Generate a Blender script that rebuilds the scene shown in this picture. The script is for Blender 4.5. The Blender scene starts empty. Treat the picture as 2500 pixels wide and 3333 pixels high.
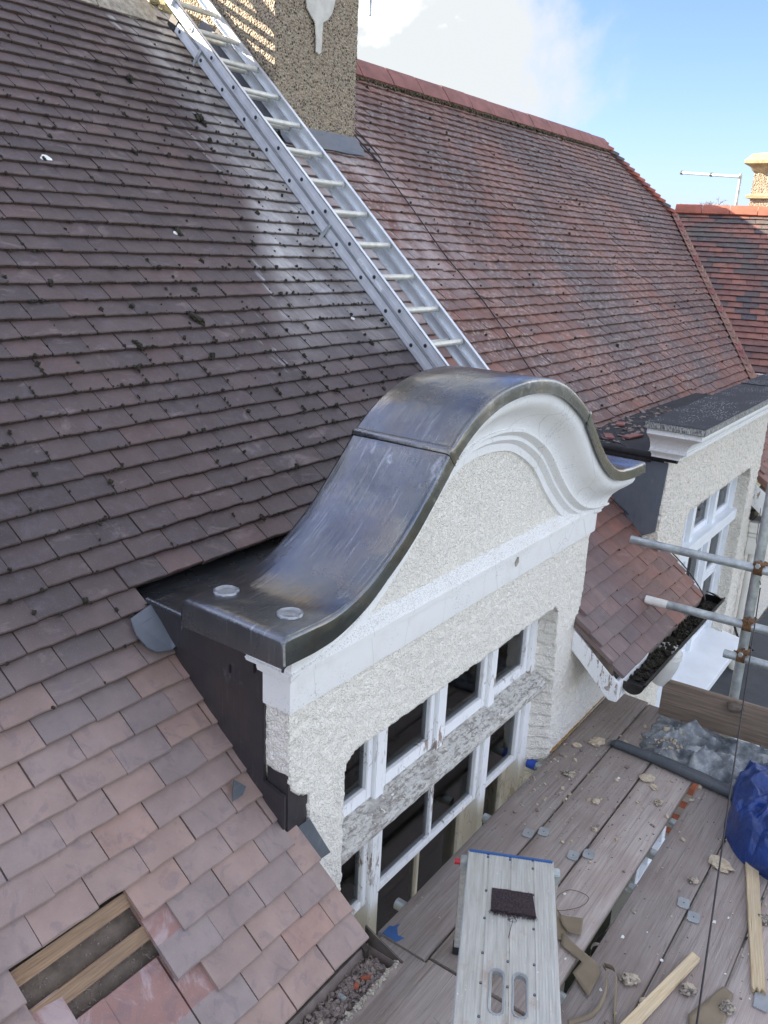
import bpy, bmesh, math, random
import numpy as np
from mathutils import Vector, Matrix, noise, Euler
random.seed(7); rng = np.random.default_rng(7)
S = bpy.context.scene; COL = S.collection
R = math.radians

# ------------------------------------------------------------------ camera, sky, sun, exposure
cam = bpy.data.cameras.new('camera'); camo = bpy.data.objects.new('camera', cam); COL.objects.link(camo)
cr = Vector((0.59022051, -0.80598756, 0.04498672)); cu = Vector((0.22179242, 0.21549719, 0.95098322)); cf = cr.cross(cu) * -1
CAMP = Vector((0, -1.515, 2.616))
camo.matrix_world = Matrix(((cr.x, cu.x, -0.77617516, CAMP.x), (cr.y, cu.y, -0.55131209, CAMP.y), (cr.z, cu.z, 0.30595279, CAMP.z), (0, 0, 0, 1)))
cam.sensor_fit = 'VERTICAL'; cam.sensor_height = 36; cam.lens = 2730 / 3333 * 36; cam.clip_start = .02; cam.clip_end = 1000
S.camera = camo
S.view_settings.view_transform = 'Standard'; S.view_settings.look = 'None'; S.view_settings.gamma = 1
S.view_settings.use_curve_mapping = False; S.view_settings.exposure = 3.22
SUN_EL, SUN_AZ = R(25.8), R(-23.6)              # azimuth from +Y towards +X
sdir = Vector((math.sin(SUN_AZ) * math.cos(SUN_EL), math.cos(SUN_AZ) * math.cos(SUN_EL), math.sin(SUN_EL)))
sun = bpy.data.lights.new('sun', 'SUN'); sun.energy = 2.4; sun.angle = R(.5); sun.color = (1, .86, .68)
suno = bpy.data.objects.new('sun', sun); COL.objects.link(suno); suno.rotation_euler = sdir.to_track_quat('Z', 'Y').to_euler(); suno.location = (0, 0, 30)

W = bpy.data.worlds.new('World'); S.world = W; W.use_nodes = True
nt = W.node_tree; N = nt.nodes; L = nt.links; N.clear()
def nn(tree, t, **k):
    n = tree.nodes.new(t)
    for a, b in k.items():
        if a.startswith('i_'): n.inputs[a[2:].replace('_', ' ')].default_value = b
        else: setattr(n, a, b)
    return n
sky = nn(nt, 'ShaderNodeTexSky', sky_type='NISHITA', sun_disc=False, sun_elevation=SUN_EL, sun_rotation=SUN_AZ, altitude=50, air_density=1.0, dust_density=1.2, ozone_density=1.2)
bg = nn(nt, 'ShaderNodeBackground'); bg.inputs['Strength'].default_value = .15
out = nn(nt, 'ShaderNodeOutputWorld')
tc = nn(nt, 'ShaderNodeTexCoord')
CLD = Vector((0.7435, 0.5795, .335)).normalized()
vm = nn(nt, 'ShaderNodeVectorMath', operation='DISTANCE'); vm.inputs[1].default_value = (0.80, 0.585, .19)
L.new(tc.outputs['Generated'], vm.inputs[0])
near = nn(nt, 'ShaderNodeMapRange', interpolation_type='SMOOTHSTEP'); near.inputs['From Min'].default_value = .40; near.inputs['From Max'].default_value = .10
L.new(vm.outputs['Value'], near.inputs['Value'])
nz = nn(nt, 'ShaderNodeTexNoise', i_Scale=5.0, i_Detail=11.0, i_Roughness=.60, i_Distortion=.15); L.new(tc.outputs['Generated'], nz.inputs['Vector'])
nz2 = nn(nt, 'ShaderNodeTexNoise', i_Scale=1.6, i_Detail=3.0); L.new(tc.outputs['Generated'], nz2.inputs['Vector'])
a1 = nn(nt, 'ShaderNodeMath', operation='MULTIPLY_ADD'); a1.inputs[1].default_value = .34; L.new(near.outputs[0], a1.inputs[0]); L.new(nz.outputs['Fac'], a1.inputs[2])
a2 = nn(nt, 'ShaderNodeMath', operation='MULTIPLY_ADD'); a2.inputs[1].default_value = .25; L.new(nz2.outputs['Fac'], a2.inputs[0]); L.new(a1.outputs[0], a2.inputs[2])
vg = nn(nt, 'ShaderNodeVectorMath', operation='DISTANCE'); vg.inputs[1].default_value = (0.945, 0.30, .14); L.new(tc.outputs['Generated'], vg.inputs[0])
gap = nn(nt, 'ShaderNodeMapRange', interpolation_type='SMOOTHSTEP'); gap.inputs['From Min'].default_value = .42; gap.inputs['From Max'].default_value = .16; L.new(vg.outputs['Value'], gap.inputs['Value'])
a3 = nn(nt, 'ShaderNodeMath', operation='MULTIPLY_ADD'); a3.inputs[1].default_value = -.22; L.new(gap.outputs[0], a3.inputs[0]); L.new(a2.outputs[0], a3.inputs[2])
cm = nn(nt, 'ShaderNodeMapRange', interpolation_type='SMOOTHSTEP'); cm.inputs['From Min'].default_value = .53; cm.inputs['From Max'].default_value = .78
L.new(a3.outputs[0], cm.inputs['Value'])
nz3 = nn(nt, 'ShaderNodeTexNoise', i_Scale=3.2, i_Detail=10.0, i_Roughness=.52, i_Distortion=.2); L.new(tc.outputs['Generated'], nz3.inputs['Vector'])
cr_ = nn(nt, 'ShaderNodeValToRGB'); e = cr_.color_ramp.elements
e[0].position = .42; e[0].color = (.62, .65, .67, 1); e[1].position = .66; e[1].color = (4.1, 3.95, 3.35, 1)
L.new(nz3.outputs['Fac'], cr_.inputs['Fac'])
hs = nn(nt, 'ShaderNodeMix', data_type='RGBA', blend_type='MULTIPLY'); hs.inputs['Factor'].default_value = 1; hs.inputs[7].default_value = (.150, .164, .250, 1)
L.new(sky.outputs['Color'], hs.inputs[6])
mx = nn(nt, 'ShaderNodeMix', data_type='RGBA'); L.new(cm.outputs[0], mx.inputs['Factor']); L.new(hs.outputs[2], mx.inputs[6]); L.new(cr_.outputs['Color'], mx.inputs[7])
L.new(mx.outputs[2], bg.inputs['Color']); L.new(bg.outputs[0], out.inputs['Surface'])

# ------------------------------------------------------------------ material helper
class M:
    def __init__(s, name, rough=.8, metal=0., spec=.5):
        s.m = bpy.data.materials.new(name); s.m.use_nodes = True; s.t = s.m.node_tree
        s.b = s.t.nodes['Principled BSDF']; s.b.inputs['Roughness'].default_value = rough; s.b.inputs['Metallic'].default_value = metal
        s.b.inputs['Specular IOR Level'].default_value = spec
        s.geo = None
    def link(s, a, b): s.t.links.new(a, b)
    def node(s, t, **k): return nn(s.t, t, **k)
    def pos(s, kind='world', scale=(1, 1, 1), rot=(0, 0, 0)):
        if kind == 'world': src = s.node('ShaderNodeNewGeometry').outputs['Position']
        else: src = s.node('ShaderNodeTexCoord').outputs['Object']
        mp = s.node('ShaderNodeMapping'); mp.inputs['Scale'].default_value = scale; mp.inputs['Rotation'].default_value = rot
        s.link(src, mp.inputs['Vector']); return mp.outputs[0]
    def noise(s, scale, detail=4, rough=.55, vec=None, dist=0):
        n = s.node('ShaderNodeTexNoise'); n.inputs['Scale'].default_value = scale; n.inputs['Detail'].default_value = detail
        n.inputs['Roughness'].default_value = rough; n.inputs['Distortion'].default_value = dist
        s.link(vec if vec is not None else s.pos(), n.inputs['Vector']); return n.outputs['Fac']
    def voro(s, scale, vec=None, feature='F1', out='Distance', rand=1):
        n = s.node('ShaderNodeTexVoronoi', feature=feature); n.inputs['Scale'].default_value = scale; n.inputs['Randomness'].default_value = rand
        s.link(vec if vec is not None else s.pos(), n.inputs['Vector']); return n.outputs[out]
    def ramp(s, fac, stops, inter='LINEAR'):
        n = s.node('ShaderNodeValToRGB'); n.color_ramp.interpolation = inter; el = n.color_ramp.elements
        while len(el) < len(stops): el.new(.5)
        for q, (p, c) in zip(el, stops): q.position = p; q.color = (*c, 1) if not isinstance(c, (int, float)) else (c, c, c, 1)
        s.link(fac, n.inputs['Fac']); return n.outputs['Color']
    def mask(s, v, a, b):
        n = s.node('ShaderNodeMapRange', interpolation_type='SMOOTHSTEP'); n.inputs['From Min'].default_value = a; n.inputs['From Max'].default_value = b
        s.link(v, n.inputs['Value']); return n.outputs[0]
    def math(s, op, a, b=None):
        n = s.node('ShaderNodeMath', operation=op)
        for i, v in enumerate((a, b)):
            if v is None: continue
            if isinstance(v, (int, float)): n.inputs[i].default_value = v
            else: s.link(v, n.inputs[i])
        return n.outputs[0]
    def mix(s, f, a, b, mode='MIX'):
        n = s.node('ShaderNodeMix', data_type='RGBA', blend_type=mode)
        if isinstance(f, (int, float)): n.inputs['Factor'].default_value = f
        else: s.link(f, n.inputs['Factor'])
        for i, v in ((6, a), (7, b)):
            if isinstance(v, (tuple, list)): n.inputs[i].default_value = (*v, 1)
            else: s.link(v, n.inputs[i])
        return n.outputs[2]
    def dot(s, v):
        n = s.node('ShaderNodeVectorMath', operation='DOT_PRODUCT'); n.inputs[1].default_value = v
        s.link(s.node('ShaderNodeNewGeometry').outputs['Position'], n.inputs[0]); return n.outputs['Value']
    def tint(s):
        oi = s.node('ShaderNodeObjectInfo'); sp = s.node('ShaderNodeSeparateColor'); s.link(oi.outputs['Color'], sp.inputs[0])
        at = s.node('ShaderNodeAttribute', attribute_name='tint'); return s.math('ADD', sp.outputs[0], at.outputs['Fac'])
    def color(s, c):
        if isinstance(c, (tuple, list)): s.b.inputs['Base Color'].default_value = (*c, 1)
        else: s.link(c, s.b.inputs['Base Color'])
        return s
    def rough(s, c): s.link(c, s.b.inputs['Roughness']); return s
    def bump(s, h, strength=.5, dist=.01, prev=None):
        n = s.node('ShaderNodeBump'); n.inputs['Strength'].default_value = strength; n.inputs['Distance'].default_value = dist
        s.link(h, n.inputs['Height'])
        if prev is not None: s.link(prev, n.inputs['Normal'])
        s.link(n.outputs[0], s.b.inputs['Normal']); return n.outputs[0]

CT, ST = .73225, .68104                        # cos / sin of the 42.9 degree pitch
def RP(X, s, h=0.):                            # point on the main roof: along eaves, up the slope, off the surface
    Y = -.30 + s * CT; return Vector((X, Y - h * ST, .80 + .93 * Y + h * CT))
UPV = Vector((0, CT, ST)); NRM = Vector((0, -ST, CT))

def tile_material(name, zone):
    m = M(name, .72, 0, .5); t = m.tint(); P = m.pos()
    if zone == 'main':
        slope = m.math('ADD', m.dot((0, CT, ST)), .30 * CT - ST * .521)      # metres up the slope
        x = m.dot((1, 0, 0)); wob = m.noise(1.3, 3, .5, P)
        dark = m.ramp(t, [(0, (.056, .044, .045)), (.3, (.073, .057, .058)), (.6, (.088, .066, .065)), (.88, (.108, .072, .067)), (1, (.140, .078, .064))])
        low = m.ramp(t, [(0, (.195, .168, .168)), (.35, (.265, .208, .190)), (.65, (.315, .225, .190)), (.97, (.35, .205, .165)), (.99, (.26, .215, .205))])
        red = m.ramp(t, [(0, (.090, .072, .070)), (.25, (.155, .088, .074)), (.55, (.195, .098, .076)), (.85, (.24, .108, .077)), (1, (.31, .135, .09))])
        sl = m.math('ADD', slope, m.math('MULTIPLY', wob, .55)); c = m.mix(m.mask(sl, 1.75, 1.15), dark, low)
        xr = m.math('ADD', x, m.math('MULTIPLY', wob, .25)); c = m.mix(m.mask(xr, 4.25, 4.60), c, red)
        leftpanel = m.math('MULTIPLY', m.mask(xr, 3.2, 3.3), m.mask(xr, 4.95, 4.6)); lp2 = m.math('MULTIPLY', leftpanel, m.mask(slope, 1.15, 1.0))
        c = m.mix(m.math('MULTIPLY', lp2, .75), c, m.ramp(t, [(0, (.11, .09, .098)), (1, (.17, .11, .105))]))
        # grey weathering of the far tiles, darker towards the valley
        c = m.mix(m.math('MULTIPLY', m.mask(m.noise(.9, 5, .6, P), .42, .66), m.math('MULTIPLY', m.mask(x, 4.6, 7.0), .75)), c, (.085, .072, .07))
        # chalky run-off below the chimney, and sky sheen beside the ladder painted in pale
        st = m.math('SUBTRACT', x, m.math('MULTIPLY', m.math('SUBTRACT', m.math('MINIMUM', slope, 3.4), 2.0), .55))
        sheen_wash = m.math('MULTIPLY', m.mask(m.math('ADD', st, m.math('MULTIPLY', wob, .30)), 3.00, 3.28), m.mask(x, 4.75, 4.35))
        sheen_wash = m.math('MULTIPLY', sheen_wash, m.mask(m.math('ADD', slope, m.math('MULTIPLY', wob, 1.0)), 2.4, 3.4))
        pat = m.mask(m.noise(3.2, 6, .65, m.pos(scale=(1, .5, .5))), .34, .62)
        c = m.mix(m.math('MULTIPLY', m.math('MULTIPLY', m.math('MULTIPLY', sheen_wash, m.ramp(pat, [(0, .35), (1, 1)])), m.ramp(m.noise(30, 4, .7, m.pos(scale=(1.5, .3, .3))), [(.3, .6), (.6, 1)])), m.ramp(t, [(0, .55), (.8, 1)])), c, (.60, .60, .58))
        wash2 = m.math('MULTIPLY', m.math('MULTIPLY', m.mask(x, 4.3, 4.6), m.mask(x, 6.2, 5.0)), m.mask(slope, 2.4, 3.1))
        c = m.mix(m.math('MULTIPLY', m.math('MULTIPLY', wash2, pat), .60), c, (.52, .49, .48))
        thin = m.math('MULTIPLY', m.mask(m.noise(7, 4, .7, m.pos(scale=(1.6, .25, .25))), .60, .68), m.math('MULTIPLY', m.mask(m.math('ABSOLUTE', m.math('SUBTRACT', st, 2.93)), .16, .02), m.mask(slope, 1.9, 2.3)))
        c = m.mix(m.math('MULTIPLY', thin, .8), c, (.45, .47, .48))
        lich = m.voro(30, m.pos(scale=(1.9, .65, .65)))
        lm = m.math('MULTIPLY', m.mask(lich, .34, .24), m.math('MULTIPLY', m.mask(m.noise(2.6, 4, .6, P), .40, .52), m.mask(x, 4.3, 4.9)))
        blk = m.voro(17, m.pos(scale=(1.9, .65, .65))); c = m.mix(m.math('MULTIPLY', m.mask(blk, .13, .08), m.mask(x, 4.3, 4.9)), c, (.02, .018, .015))
        c = m.mix(m.math('MULTIPLY', m.math('MULTIPLY', lm, m.mask(slope, .9, 1.6)), .65), c, (.50, .49, .45))
    else:
        c = m.ramp(t, [(0, (.060, .058, .066)), (.2, (.10, .07, .068)), (.5, (.19, .082, .066)), (.8, (.25, .10, .075)), (1, (.30, .13, .09))])
        c = m.mix(m.math('MULTIPLY', m.mask(m.noise(2.6, 5, .65, P), .44, .66), m.mask(m.dot((0, 0, 1)), 1.8, 3.0)), c, (.11, .098, .085))
        lich = m.voro(26, P); c = m.mix(m.math('MULTIPLY', m.mask(lich, .16, .08), .5), c, (.40, .40, .36))
    if zone == 'main':
        br_ = m.math('GREATER_THAN', t, .9955); lo_ = m.math('ADD', m.math('ADD', m.math('MULTIPLY', m.math('GREATER_THAN', t, .998), .095), m.math('MULTIPLY', m.math('GREATER_THAN', t, .997), .090)), .184)
        br_ = m.math('MULTIPLY', br_, m.math('GREATER_THAN', m.math('SUBTRACT', slope, m.math('MULTIPLY', m.noise(30, 4, .7, P), .016)), lo_)); sm = m.mask(m.noise(7, 6, .7, m.pos(scale=(1.6, 1, 1)), .8), .48, .64)
        c = m.mix(br_, c, m.mix(m.math('MULTIPLY', sm, .55), (.27, .155, .135), (.46, .40, .41)))
    # uneven firing, soot and sand speckle
    kiln = m.noise(14, 4, .6, m.pos(scale=(1.2, 1, 1)), 1.0); c = m.mix(m.math('MULTIPLY', m.mask(kiln, .52, .66), .30), c, (.12, .105, .13) if zone == 'main' else (.07, .065, .07))
    n1 = m.noise(9, 5, .6, P); c = m.mix(.55, c, m.ramp(n1, [(.3, (.72, .70, .72)), (.7, (1.22, 1.2, 1.2))]), 'MULTIPLY')
    smear = m.noise(5, 6, .7, m.pos(scale=(1.0, 1.8, 1.8)), .8)
    c = m.mix(m.math('MULTIPLY', m.mask(smear, .56, .70), .35), c, (.30, .24, .24) if zone == 'main' else (.22, .12, .10))
    sp = m.noise(420, 2, .5, P); c = m.mix(m.math('MULTIPLY', m.mask(sp, .66, .74), .55), c, (.42, .40, .39))
    # dirt and moss on the downhill tail edges
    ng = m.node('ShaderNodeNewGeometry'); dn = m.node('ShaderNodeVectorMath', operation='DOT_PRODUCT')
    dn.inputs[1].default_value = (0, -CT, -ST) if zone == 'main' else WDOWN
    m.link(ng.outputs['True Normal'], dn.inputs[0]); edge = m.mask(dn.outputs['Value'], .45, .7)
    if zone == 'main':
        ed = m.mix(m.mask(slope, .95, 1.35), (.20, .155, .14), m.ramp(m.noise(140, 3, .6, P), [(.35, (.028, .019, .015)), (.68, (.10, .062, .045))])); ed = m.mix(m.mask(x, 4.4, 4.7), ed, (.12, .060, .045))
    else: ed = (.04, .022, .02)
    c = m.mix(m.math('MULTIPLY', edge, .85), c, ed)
    m.color(c)
    rg = m.ramp(m.noise(6, 4, .6, P), [(.3, .50), (.7, .76)])
    if zone == 'main': rg = m.mix(m.math('MULTIPLY', sheen_wash, .8), rg, (.40, .40, .40))
    m.rough(rg)
    b = m.bump(m.noise(330, 3, .6, P), .35, .0022); m.bump(m.noise(16, 4, .6, P), .35, .006, b)
    return m.m

# wing roof frame
WP0 = Vector((12.236, 2.570, 3.190)); WD = Vector((.2451, -.9695, 0)).normalized()
WN = Vector((-.518, -.131, .845)).normalized(); WU = WN.cross(WD).normalized()
if WU.z < 0: WU = -WU
WDOWN = tuple(-WU)

MT = {}
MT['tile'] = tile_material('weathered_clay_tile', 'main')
MT['wtile'] = tile_material('red_clay_tile', 'wing')

def mk(name, base, rough=.8, metal=0, var=.2, vs=12, bump=.3, bs=80, bd=.003, spec=.5):
    m = M(name, rough, metal, spec); n = m.noise(vs, 5, .6)
    lo = tuple(v * (1 - var) for v in base); hi = tuple(min(1, v * (1 + var)) for v in base)
    m.color(m.ramp(n, [(.3, lo), (.7, hi)]))
    if bump: m.bump(m.noise(bs, 4, .6), bump, bd)
    MT[name] = m.m; return m

# dash render
def dash_material(name, base, stain, scale, bd, dark=.5):
    m = M(name, .9, 0, .3); P = m.pos(); wp = m.node('ShaderNodeTexNoise'); wp.inputs['Scale'].default_value = 26; m.link(P, wp.inputs['Vector'])
    ad = m.node('ShaderNodeVectorMath', operation='MULTIPLY_ADD'); ad.inputs[1].default_value = (.035, .035, .035); m.link(wp.outputs['Color'], ad.inputs[0]); m.link(P, ad.inputs[2]); PW = ad.outputs[0]
    v = m.voro(scale, PW); v2 = m.voro(scale * 2.3, PW); n = m.noise(2.2, 6, .65, P)
    c = m.ramp(n, [(.3, tuple(x * .94 for x in base)), (.7, base)])
    c = m.mix(m.math('MULTIPLY', m.mask(v, .58, .85), dark * .9), c, stain)
    c = m.mix(m.math('MULTIPLY', m.mask(m.noise(170, 4, .75, P), .62, .70), dark * .8), c, stain)
    c = m.mix(m.math('MULTIPLY', m.mask(m.noise(7, 6, .75, P), .56, .74), dark * .55), c, stain)
    st = m.noise(3.0, 6, .7, m.pos(scale=(3.2, 3.2, .35))); c = m.mix(m.math('MULTIPLY', m.mask(st, .56, .72), .22), c, (.50, .47, .38))
    m.color(c); inv = m.math('SUBTRACT', 1.0, v); b = m.bump(inv, .75, bd); inv2 = m.math('SUBTRACT', 1.0, v2); b = m.bump(inv2, .7, bd * .45, b); m.bump(m.noise(scale * 1.6, 5, .65, P), .5, bd * .6, b); MT[name] = m.m
dash_material('cream_render', (.92, .895, .815), (.48, .45, .36), 105, .0080, .28)
dash_material('cream_render_rough', (.86, .82, .73), (.42, .38, .30), 52, .014, .30)
# pebbledash of the chimneys
m = M('pebbledash', .85); P = m.pos(); vc = m.voro(64, P, 'F1', 'Color'); vd = m.voro(64, P)
sep = m.node('ShaderNodeSeparateColor'); m.link(vc, sep.inputs[0])
c = m.ramp(sep.outputs[0], [(0, (.035, .028, .022)), (.25, (.10, .068, .045)), (.45, (.36, .275, .185)), (.62, (.19, .125, .085)), (.8, (.52, .45, .34)), (1, (.42, .32, .20))])
c = m.mix(m.mask(vd, .36, .52), c, (.34, .29, .215)); c = m.mix(m.math('MULTIPLY', m.mask(m.noise(3, 5, .6, P), .5, .72), .2), c, (.34, .29, .13))
m.color(c); b = m.bump(m.math('SUBTRACT', 1.0, vd), 1.0, .016); m.bump(m.noise(180, 3, .6, P), .4, .004, b); MT['pebbledash'] = m.m
# painted mouldings with specks of grime
m = M('painted_render', .62, 0, .4); P = m.pos(); n = m.noise(130, 5, .75, P); z = m.noise(3.2, 5, .65, P)
c = m.mix(m.math('MULTIPLY', m.mask(n, .56, .66), m.mask(z, .44, .60)), (.82, .83, .82), (.30, .32, .34))
c = m.mix(m.math('MULTIPLY', m.mask(m.noise(7, 5, .6, P), .52, .72), .25), c, (.62, .58, .50))
ngm = m.node('ShaderNodeNewGeometry'); upn = m.node('ShaderNodeSeparateXYZ'); m.link(ngm.outputs['True Normal'], upn.inputs[0])
c = m.mix(m.math('MULTIPLY', m.math('MULTIPLY', m.mask(upn.outputs['Z'], .3, .75), m.mask(m.noise(170, 4, .8, P), .46, .62)), .60), c, (.30, .30, .29))
ck = m.voro(3.2, m.pos(scale=(1, 1, .45)), 'DISTANCE_TO_EDGE'); c = m.mix(m.math('MULTIPLY', m.mask(ck, .006, .001), .35), c, (.4, .38, .34))
m.color(c); b = m.bump(m.noise(160, 4, .7, P), .35, .0025); m.bump(m.noise(10, 3, .5, P), .3, .006, b); MT['painted_render'] = m.m
# new lead
def lead(name, base, rlo, rhi, metal, streak=True):
    m = M(name, .4, metal, .5); P = m.pos(scale=(30, 1.4, 30) if streak else (6, 6, 6)); st = m.noise(3.0, 5, .6, m.pos(scale=(2.2, 34, 2.2)))
    cl = m.noise(2.4, 4, .6); c = m.ramp(cl, [(.3, tuple(x * .72 for x in base)), (.55, base), (.75, (base[0] * 1.25, base[1] * 1.08, base[2] * .92))])
    c = m.mix(m.math('MULTIPLY', m.mask(st, .58, .74), .45), c, (.035, .040, .055)); c = m.mix(m.math('MULTIPLY', m.mask(st, .40, .30), .30 if streak else .08), c, (.50, .53, .56)); c = m.mix(m.math('MULTIPLY', m.mask(m.noise(2.2, 5, .65, m.pos(scale=(1, 1, 1))), .50, .66), .28 if streak else .12), c, (.24, .19, .15) if streak else (.13, .11, .10)); c = m.mix(m.math('MULTIPLY', m.mask(m.noise(5, 5, .7, m.pos(scale=(1, 2, 1))), .62, .72), .45 if streak else .12), c, (.55, .57, .60))
    m.color(c); m.rough(m.ramp(m.noise(4, 5, .65), [(.3, rlo), (.7, rhi)]))
    b = m.bump(st, .22, .004); m.bump(m.noise(6, 3, .5), .6, .010, b); MT[name] = m.m
lead('new_lead', (.165, .178, .192), .16, .34, .88)
lead('cheek_lead', (.060, .055, .060), .30, .50, .45, False)
lead('roll_lead', (.10, .115, .13), .5, .7, .35, False)
lead('old_lead', (.15, .17, .20), .50, .75, .35, False)
m = mk('solder', (.36, .38, .39), .34, .75, .25, 60, .7, 90, .006)
m = mk('lead_trim', (.10, .095, .085), .42, .6, .2, 8, .3, 40, .003)
m = mk('felt_black', (.018, .018, .020), .75, 0, .5, 20, .8, 120, .006)
# crusty black slab with lichen flecks
m = M('felted_slab', .85); P = m.pos(scale=(1, 2.2, 1)); v = m.voro(38, P); c = m.mix(m.math('MULTIPLY', m.mask(v, .30, .20), m.mask(m.noise(5, 4, .6), .42, .56)), (.028, .030, .035), (.42, .44, .44))
m.color(c); m.bump(m.noise(90, 4, .7), .8, .006); MT['felted_slab'] = m.m
m = M('slab_edge', .85); c = m.mix(m.mask(m.noise(60, 5, .75, m.pos(scale=(3, 3, .6))), .42, .58), (.42, .43, .40), (.07, .07, .07)); m.color(c); m.bump(m.noise(90, 4, .6), .5, .004); MT['slab_edge'] = m.m
# weathered boards
def wood(name, cols, gs=(1.5, 38, 38), kind='obj', bump=.35, rough=.85):
    m = M(name, rough, 0, .25); V = m.pos(kind, gs); oi = m.node('ShaderNodeObjectInfo')
    va = m.node('ShaderNodeVectorMath', operation='ADD'); sc = m.node('ShaderNodeVectorMath', operation='SCALE'); sc.inputs['Scale'].default_value = 37
    cmb = m.node('ShaderNodeCombineXYZ'); m.link(oi.outputs['Random'], cmb.inputs[0]); m.link(oi.outputs['Random'], cmb.inputs[1]); m.link(cmb.outputs[0], sc.inputs[0])
    m.link(V, va.inputs[0]); m.link(sc.outputs[0], va.inputs[1]); V = va.outputs[0]
    g = m.noise(2.4, 7, .62, V, .8); c = m.ramp(g, [(.26, cols[0]), (.45, cols[1]), (.62, cols[2]), (.8, cols[3])])
    wv = m.node('ShaderNodeTexWave', wave_type='BANDS', bands_direction='Y'); wv.inputs['Scale'].default_value = 1.3; wv.inputs['Distortion'].default_value = 5.5; wv.inputs['Detail'].default_value = 3; wv.inputs['Detail Scale'].default_value = .55
    m.link(V, wv.inputs['Vector']); c = m.mix(m.math('MULTIPLY', m.mask(wv.outputs['Fac'], .72, .95), .25), c, cols[0])
    big = m.noise(3.5, 4, .6, m.pos()); c = m.mix(m.math('MULTIPLY', m.mask(big, .42, .65), .45), c, cols[4]); 
    vk = m.voro(.55, V, 'F1'); 
    ob = m.ramp(oi.outputs['Random'], [(0, .72), (1, 1.22)]); c = m.mix(1.0, c, ob, 'MULTIPLY')
    cs = m.noise(1.5, 3, .5, m.pos(kind, (gs[0] * .45, gs[1] * 2.6, gs[2] * 2.6))); c = m.mix(m.math('MULTIPLY', m.mask(cs, .70, .735), .8), c, (.02, .016, .014))
    m.color(c); b = m.bump(g, bump, .004); m.bump(wv.outputs['Fac'], .25, .002, b); MT[name] = m.m
wood('board_wood', [(.22, .185, .17), (.37, .325, .30), (.44, .39, .36), (.50, .455, .42), (.31, .245, .215)])
wood('fresh_batten', [(.42, .31, .18), (.58, .46, .29), (.66, .55, .37), (.72, .62, .45), (.5, .42, .3)], (2, 26, 26), 'obj', .3, .75)
wood('roof_batten', [(.16, .10, .065), (.30, .20, .125), (.38, .265, .17), (.45, .34, .24), (.24, .17, .12)], (3, 40, 40), 'obj', .5)
wood('toe_wood', [(.10, .08, .06), (.20, .155, .12), (.27, .215, .17), (.33, .27, .22), (.17, .13, .10)])
# transom: paint flaked off to grey wood
m = M('flaking_sill', .85); P = m.pos(scale=(1.5, 1.5, 1.5)); g = m.noise(6, 5, .6, m.pos(scale=(1, 22, 22))); c = m.ramp(g, [(.3, (.19, .165, .15)), (.7, (.40, .37, .34))])
fl = m.noise(44, 6, .75, m.pos(scale=(.6, 1.5, 1.5)), .4); c = m.mix(m.math('MULTIPLY', m.mask(fl, .40, .54), .85), c, (.70, .70, .65)); c = m.mix(m.math('MULTIPLY', m.mask(m.noise(150, 3, .6, P), .60, .68), .7), c, (.16, .15, .13)); c = m.mix(m.math('MULTIPLY', m.mask(m.noise(5, 4, .6, P), .52, .66), .5), c, (.24, .21, .19))
m.color(c); b = m.bump(fl, 1.0, .008); m.bump(g, .5, .004, b); MT['flaking_sill'] = m.m
# old paint on the window frame
m = M('peeling_paint', .55); P = m.pos(scale=(1, 1, .35)); fl = m.noise(30, 6, .7, P, .5); big = m.noise(4, 3, .5)
k = m.math('MULTIPLY', m.mask(fl, .54, .57), m.mask(big, .47, .58)); c = m.mix(k, (.84, .86, .87), (.30, .24, .20))
low = m.node('ShaderNodeSeparateXYZ'); m.link(m.node('ShaderNodeNewGeometry').outputs['Position'], low.inputs[0]); c = m.mix(m.math('MULTIPLY', m.mask(low.outputs['Z'], .05, -.12), .6), c, (.60, .52, .40))
crk = m.voro(40, m.pos(scale=(1, 1, .18)), 'DISTANCE_TO_EDGE'); c = m.mix(m.math('MULTIPLY', m.mask(crk, .03, .005), m.math('MULTIPLY', m.mask(m.noise(9, 3, .5), .45, .6), .5)), c, (.25, .23, .22))
m.color(c); m.bump(fl, .5, .003); MT['peeling_paint'] = m.m
mk('white_paint', (.80, .84, .88), .4, 0, .05, 5, .1, 30, .001)
mk('dirty_white', (.72, .71, .66), .6, 0, .2, 9, .4, 50, .003)
mk('galvanised', (.44, .48, .48), .42, .55, .35, 14, .3, 70, .002)
mk('rust', (.16, .085, .04), .85, .3, .6, 40, .8, 110, .004)
m = mk('aluminium', (.74, .78, .82), .42, .55, .12, 9, .15, 60, .001)
mk('rung_alu', (.62, .62, .56), .5, .5, .15, 20, .2, 120, .001)
m = M('platform_alu', .55, .25); P = m.pos('obj', (2.5, 30, 30)); g = m.noise(3, 5, .6, P); c = m.ramp(g, [(.3, (.42, .42, .385)), (.7, (.60, .60, .56))])
c = m.mix(m.math('MULTIPLY', m.mask(m.noise(8, 5, .65), .55, .72), .6), c, (.40, .30, .25)); c = m.mix(m.mask(m.noise(75, 3, .6, m.pos('obj', (1, 1.8, 1))), .70, .73), c, (.80, .80, .78))
m.color(c); m.bump(g, .3, .002); MT['platform_alu'] = m.m
mk('blue_plastic', (.035, .11, .30), .5, 0, .2)
mk('blue_cap', (.02, .07, .40), .4)
mk('red_plastic', (.45, .02, .03), .4)
mk('black_rubber', (.02, .02, .02), .6)
mk('cable_black', (.018, .015, .018), .5)
mk('carpet', (.045, .030, .035), .98, 0, .6, 140, 1., 220, .006)
mk('paper_brown', (.23, .185, .125), .75, 0, .15, 8, .3, 30, .002)
m = M('blue_tarp', .30, 0, .6); c = m.ramp(m.noise(7, 4, .6), [(.3, (.005, .026, .13)), (.7, (.010, .052, .25))]); m.color(c)
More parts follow.
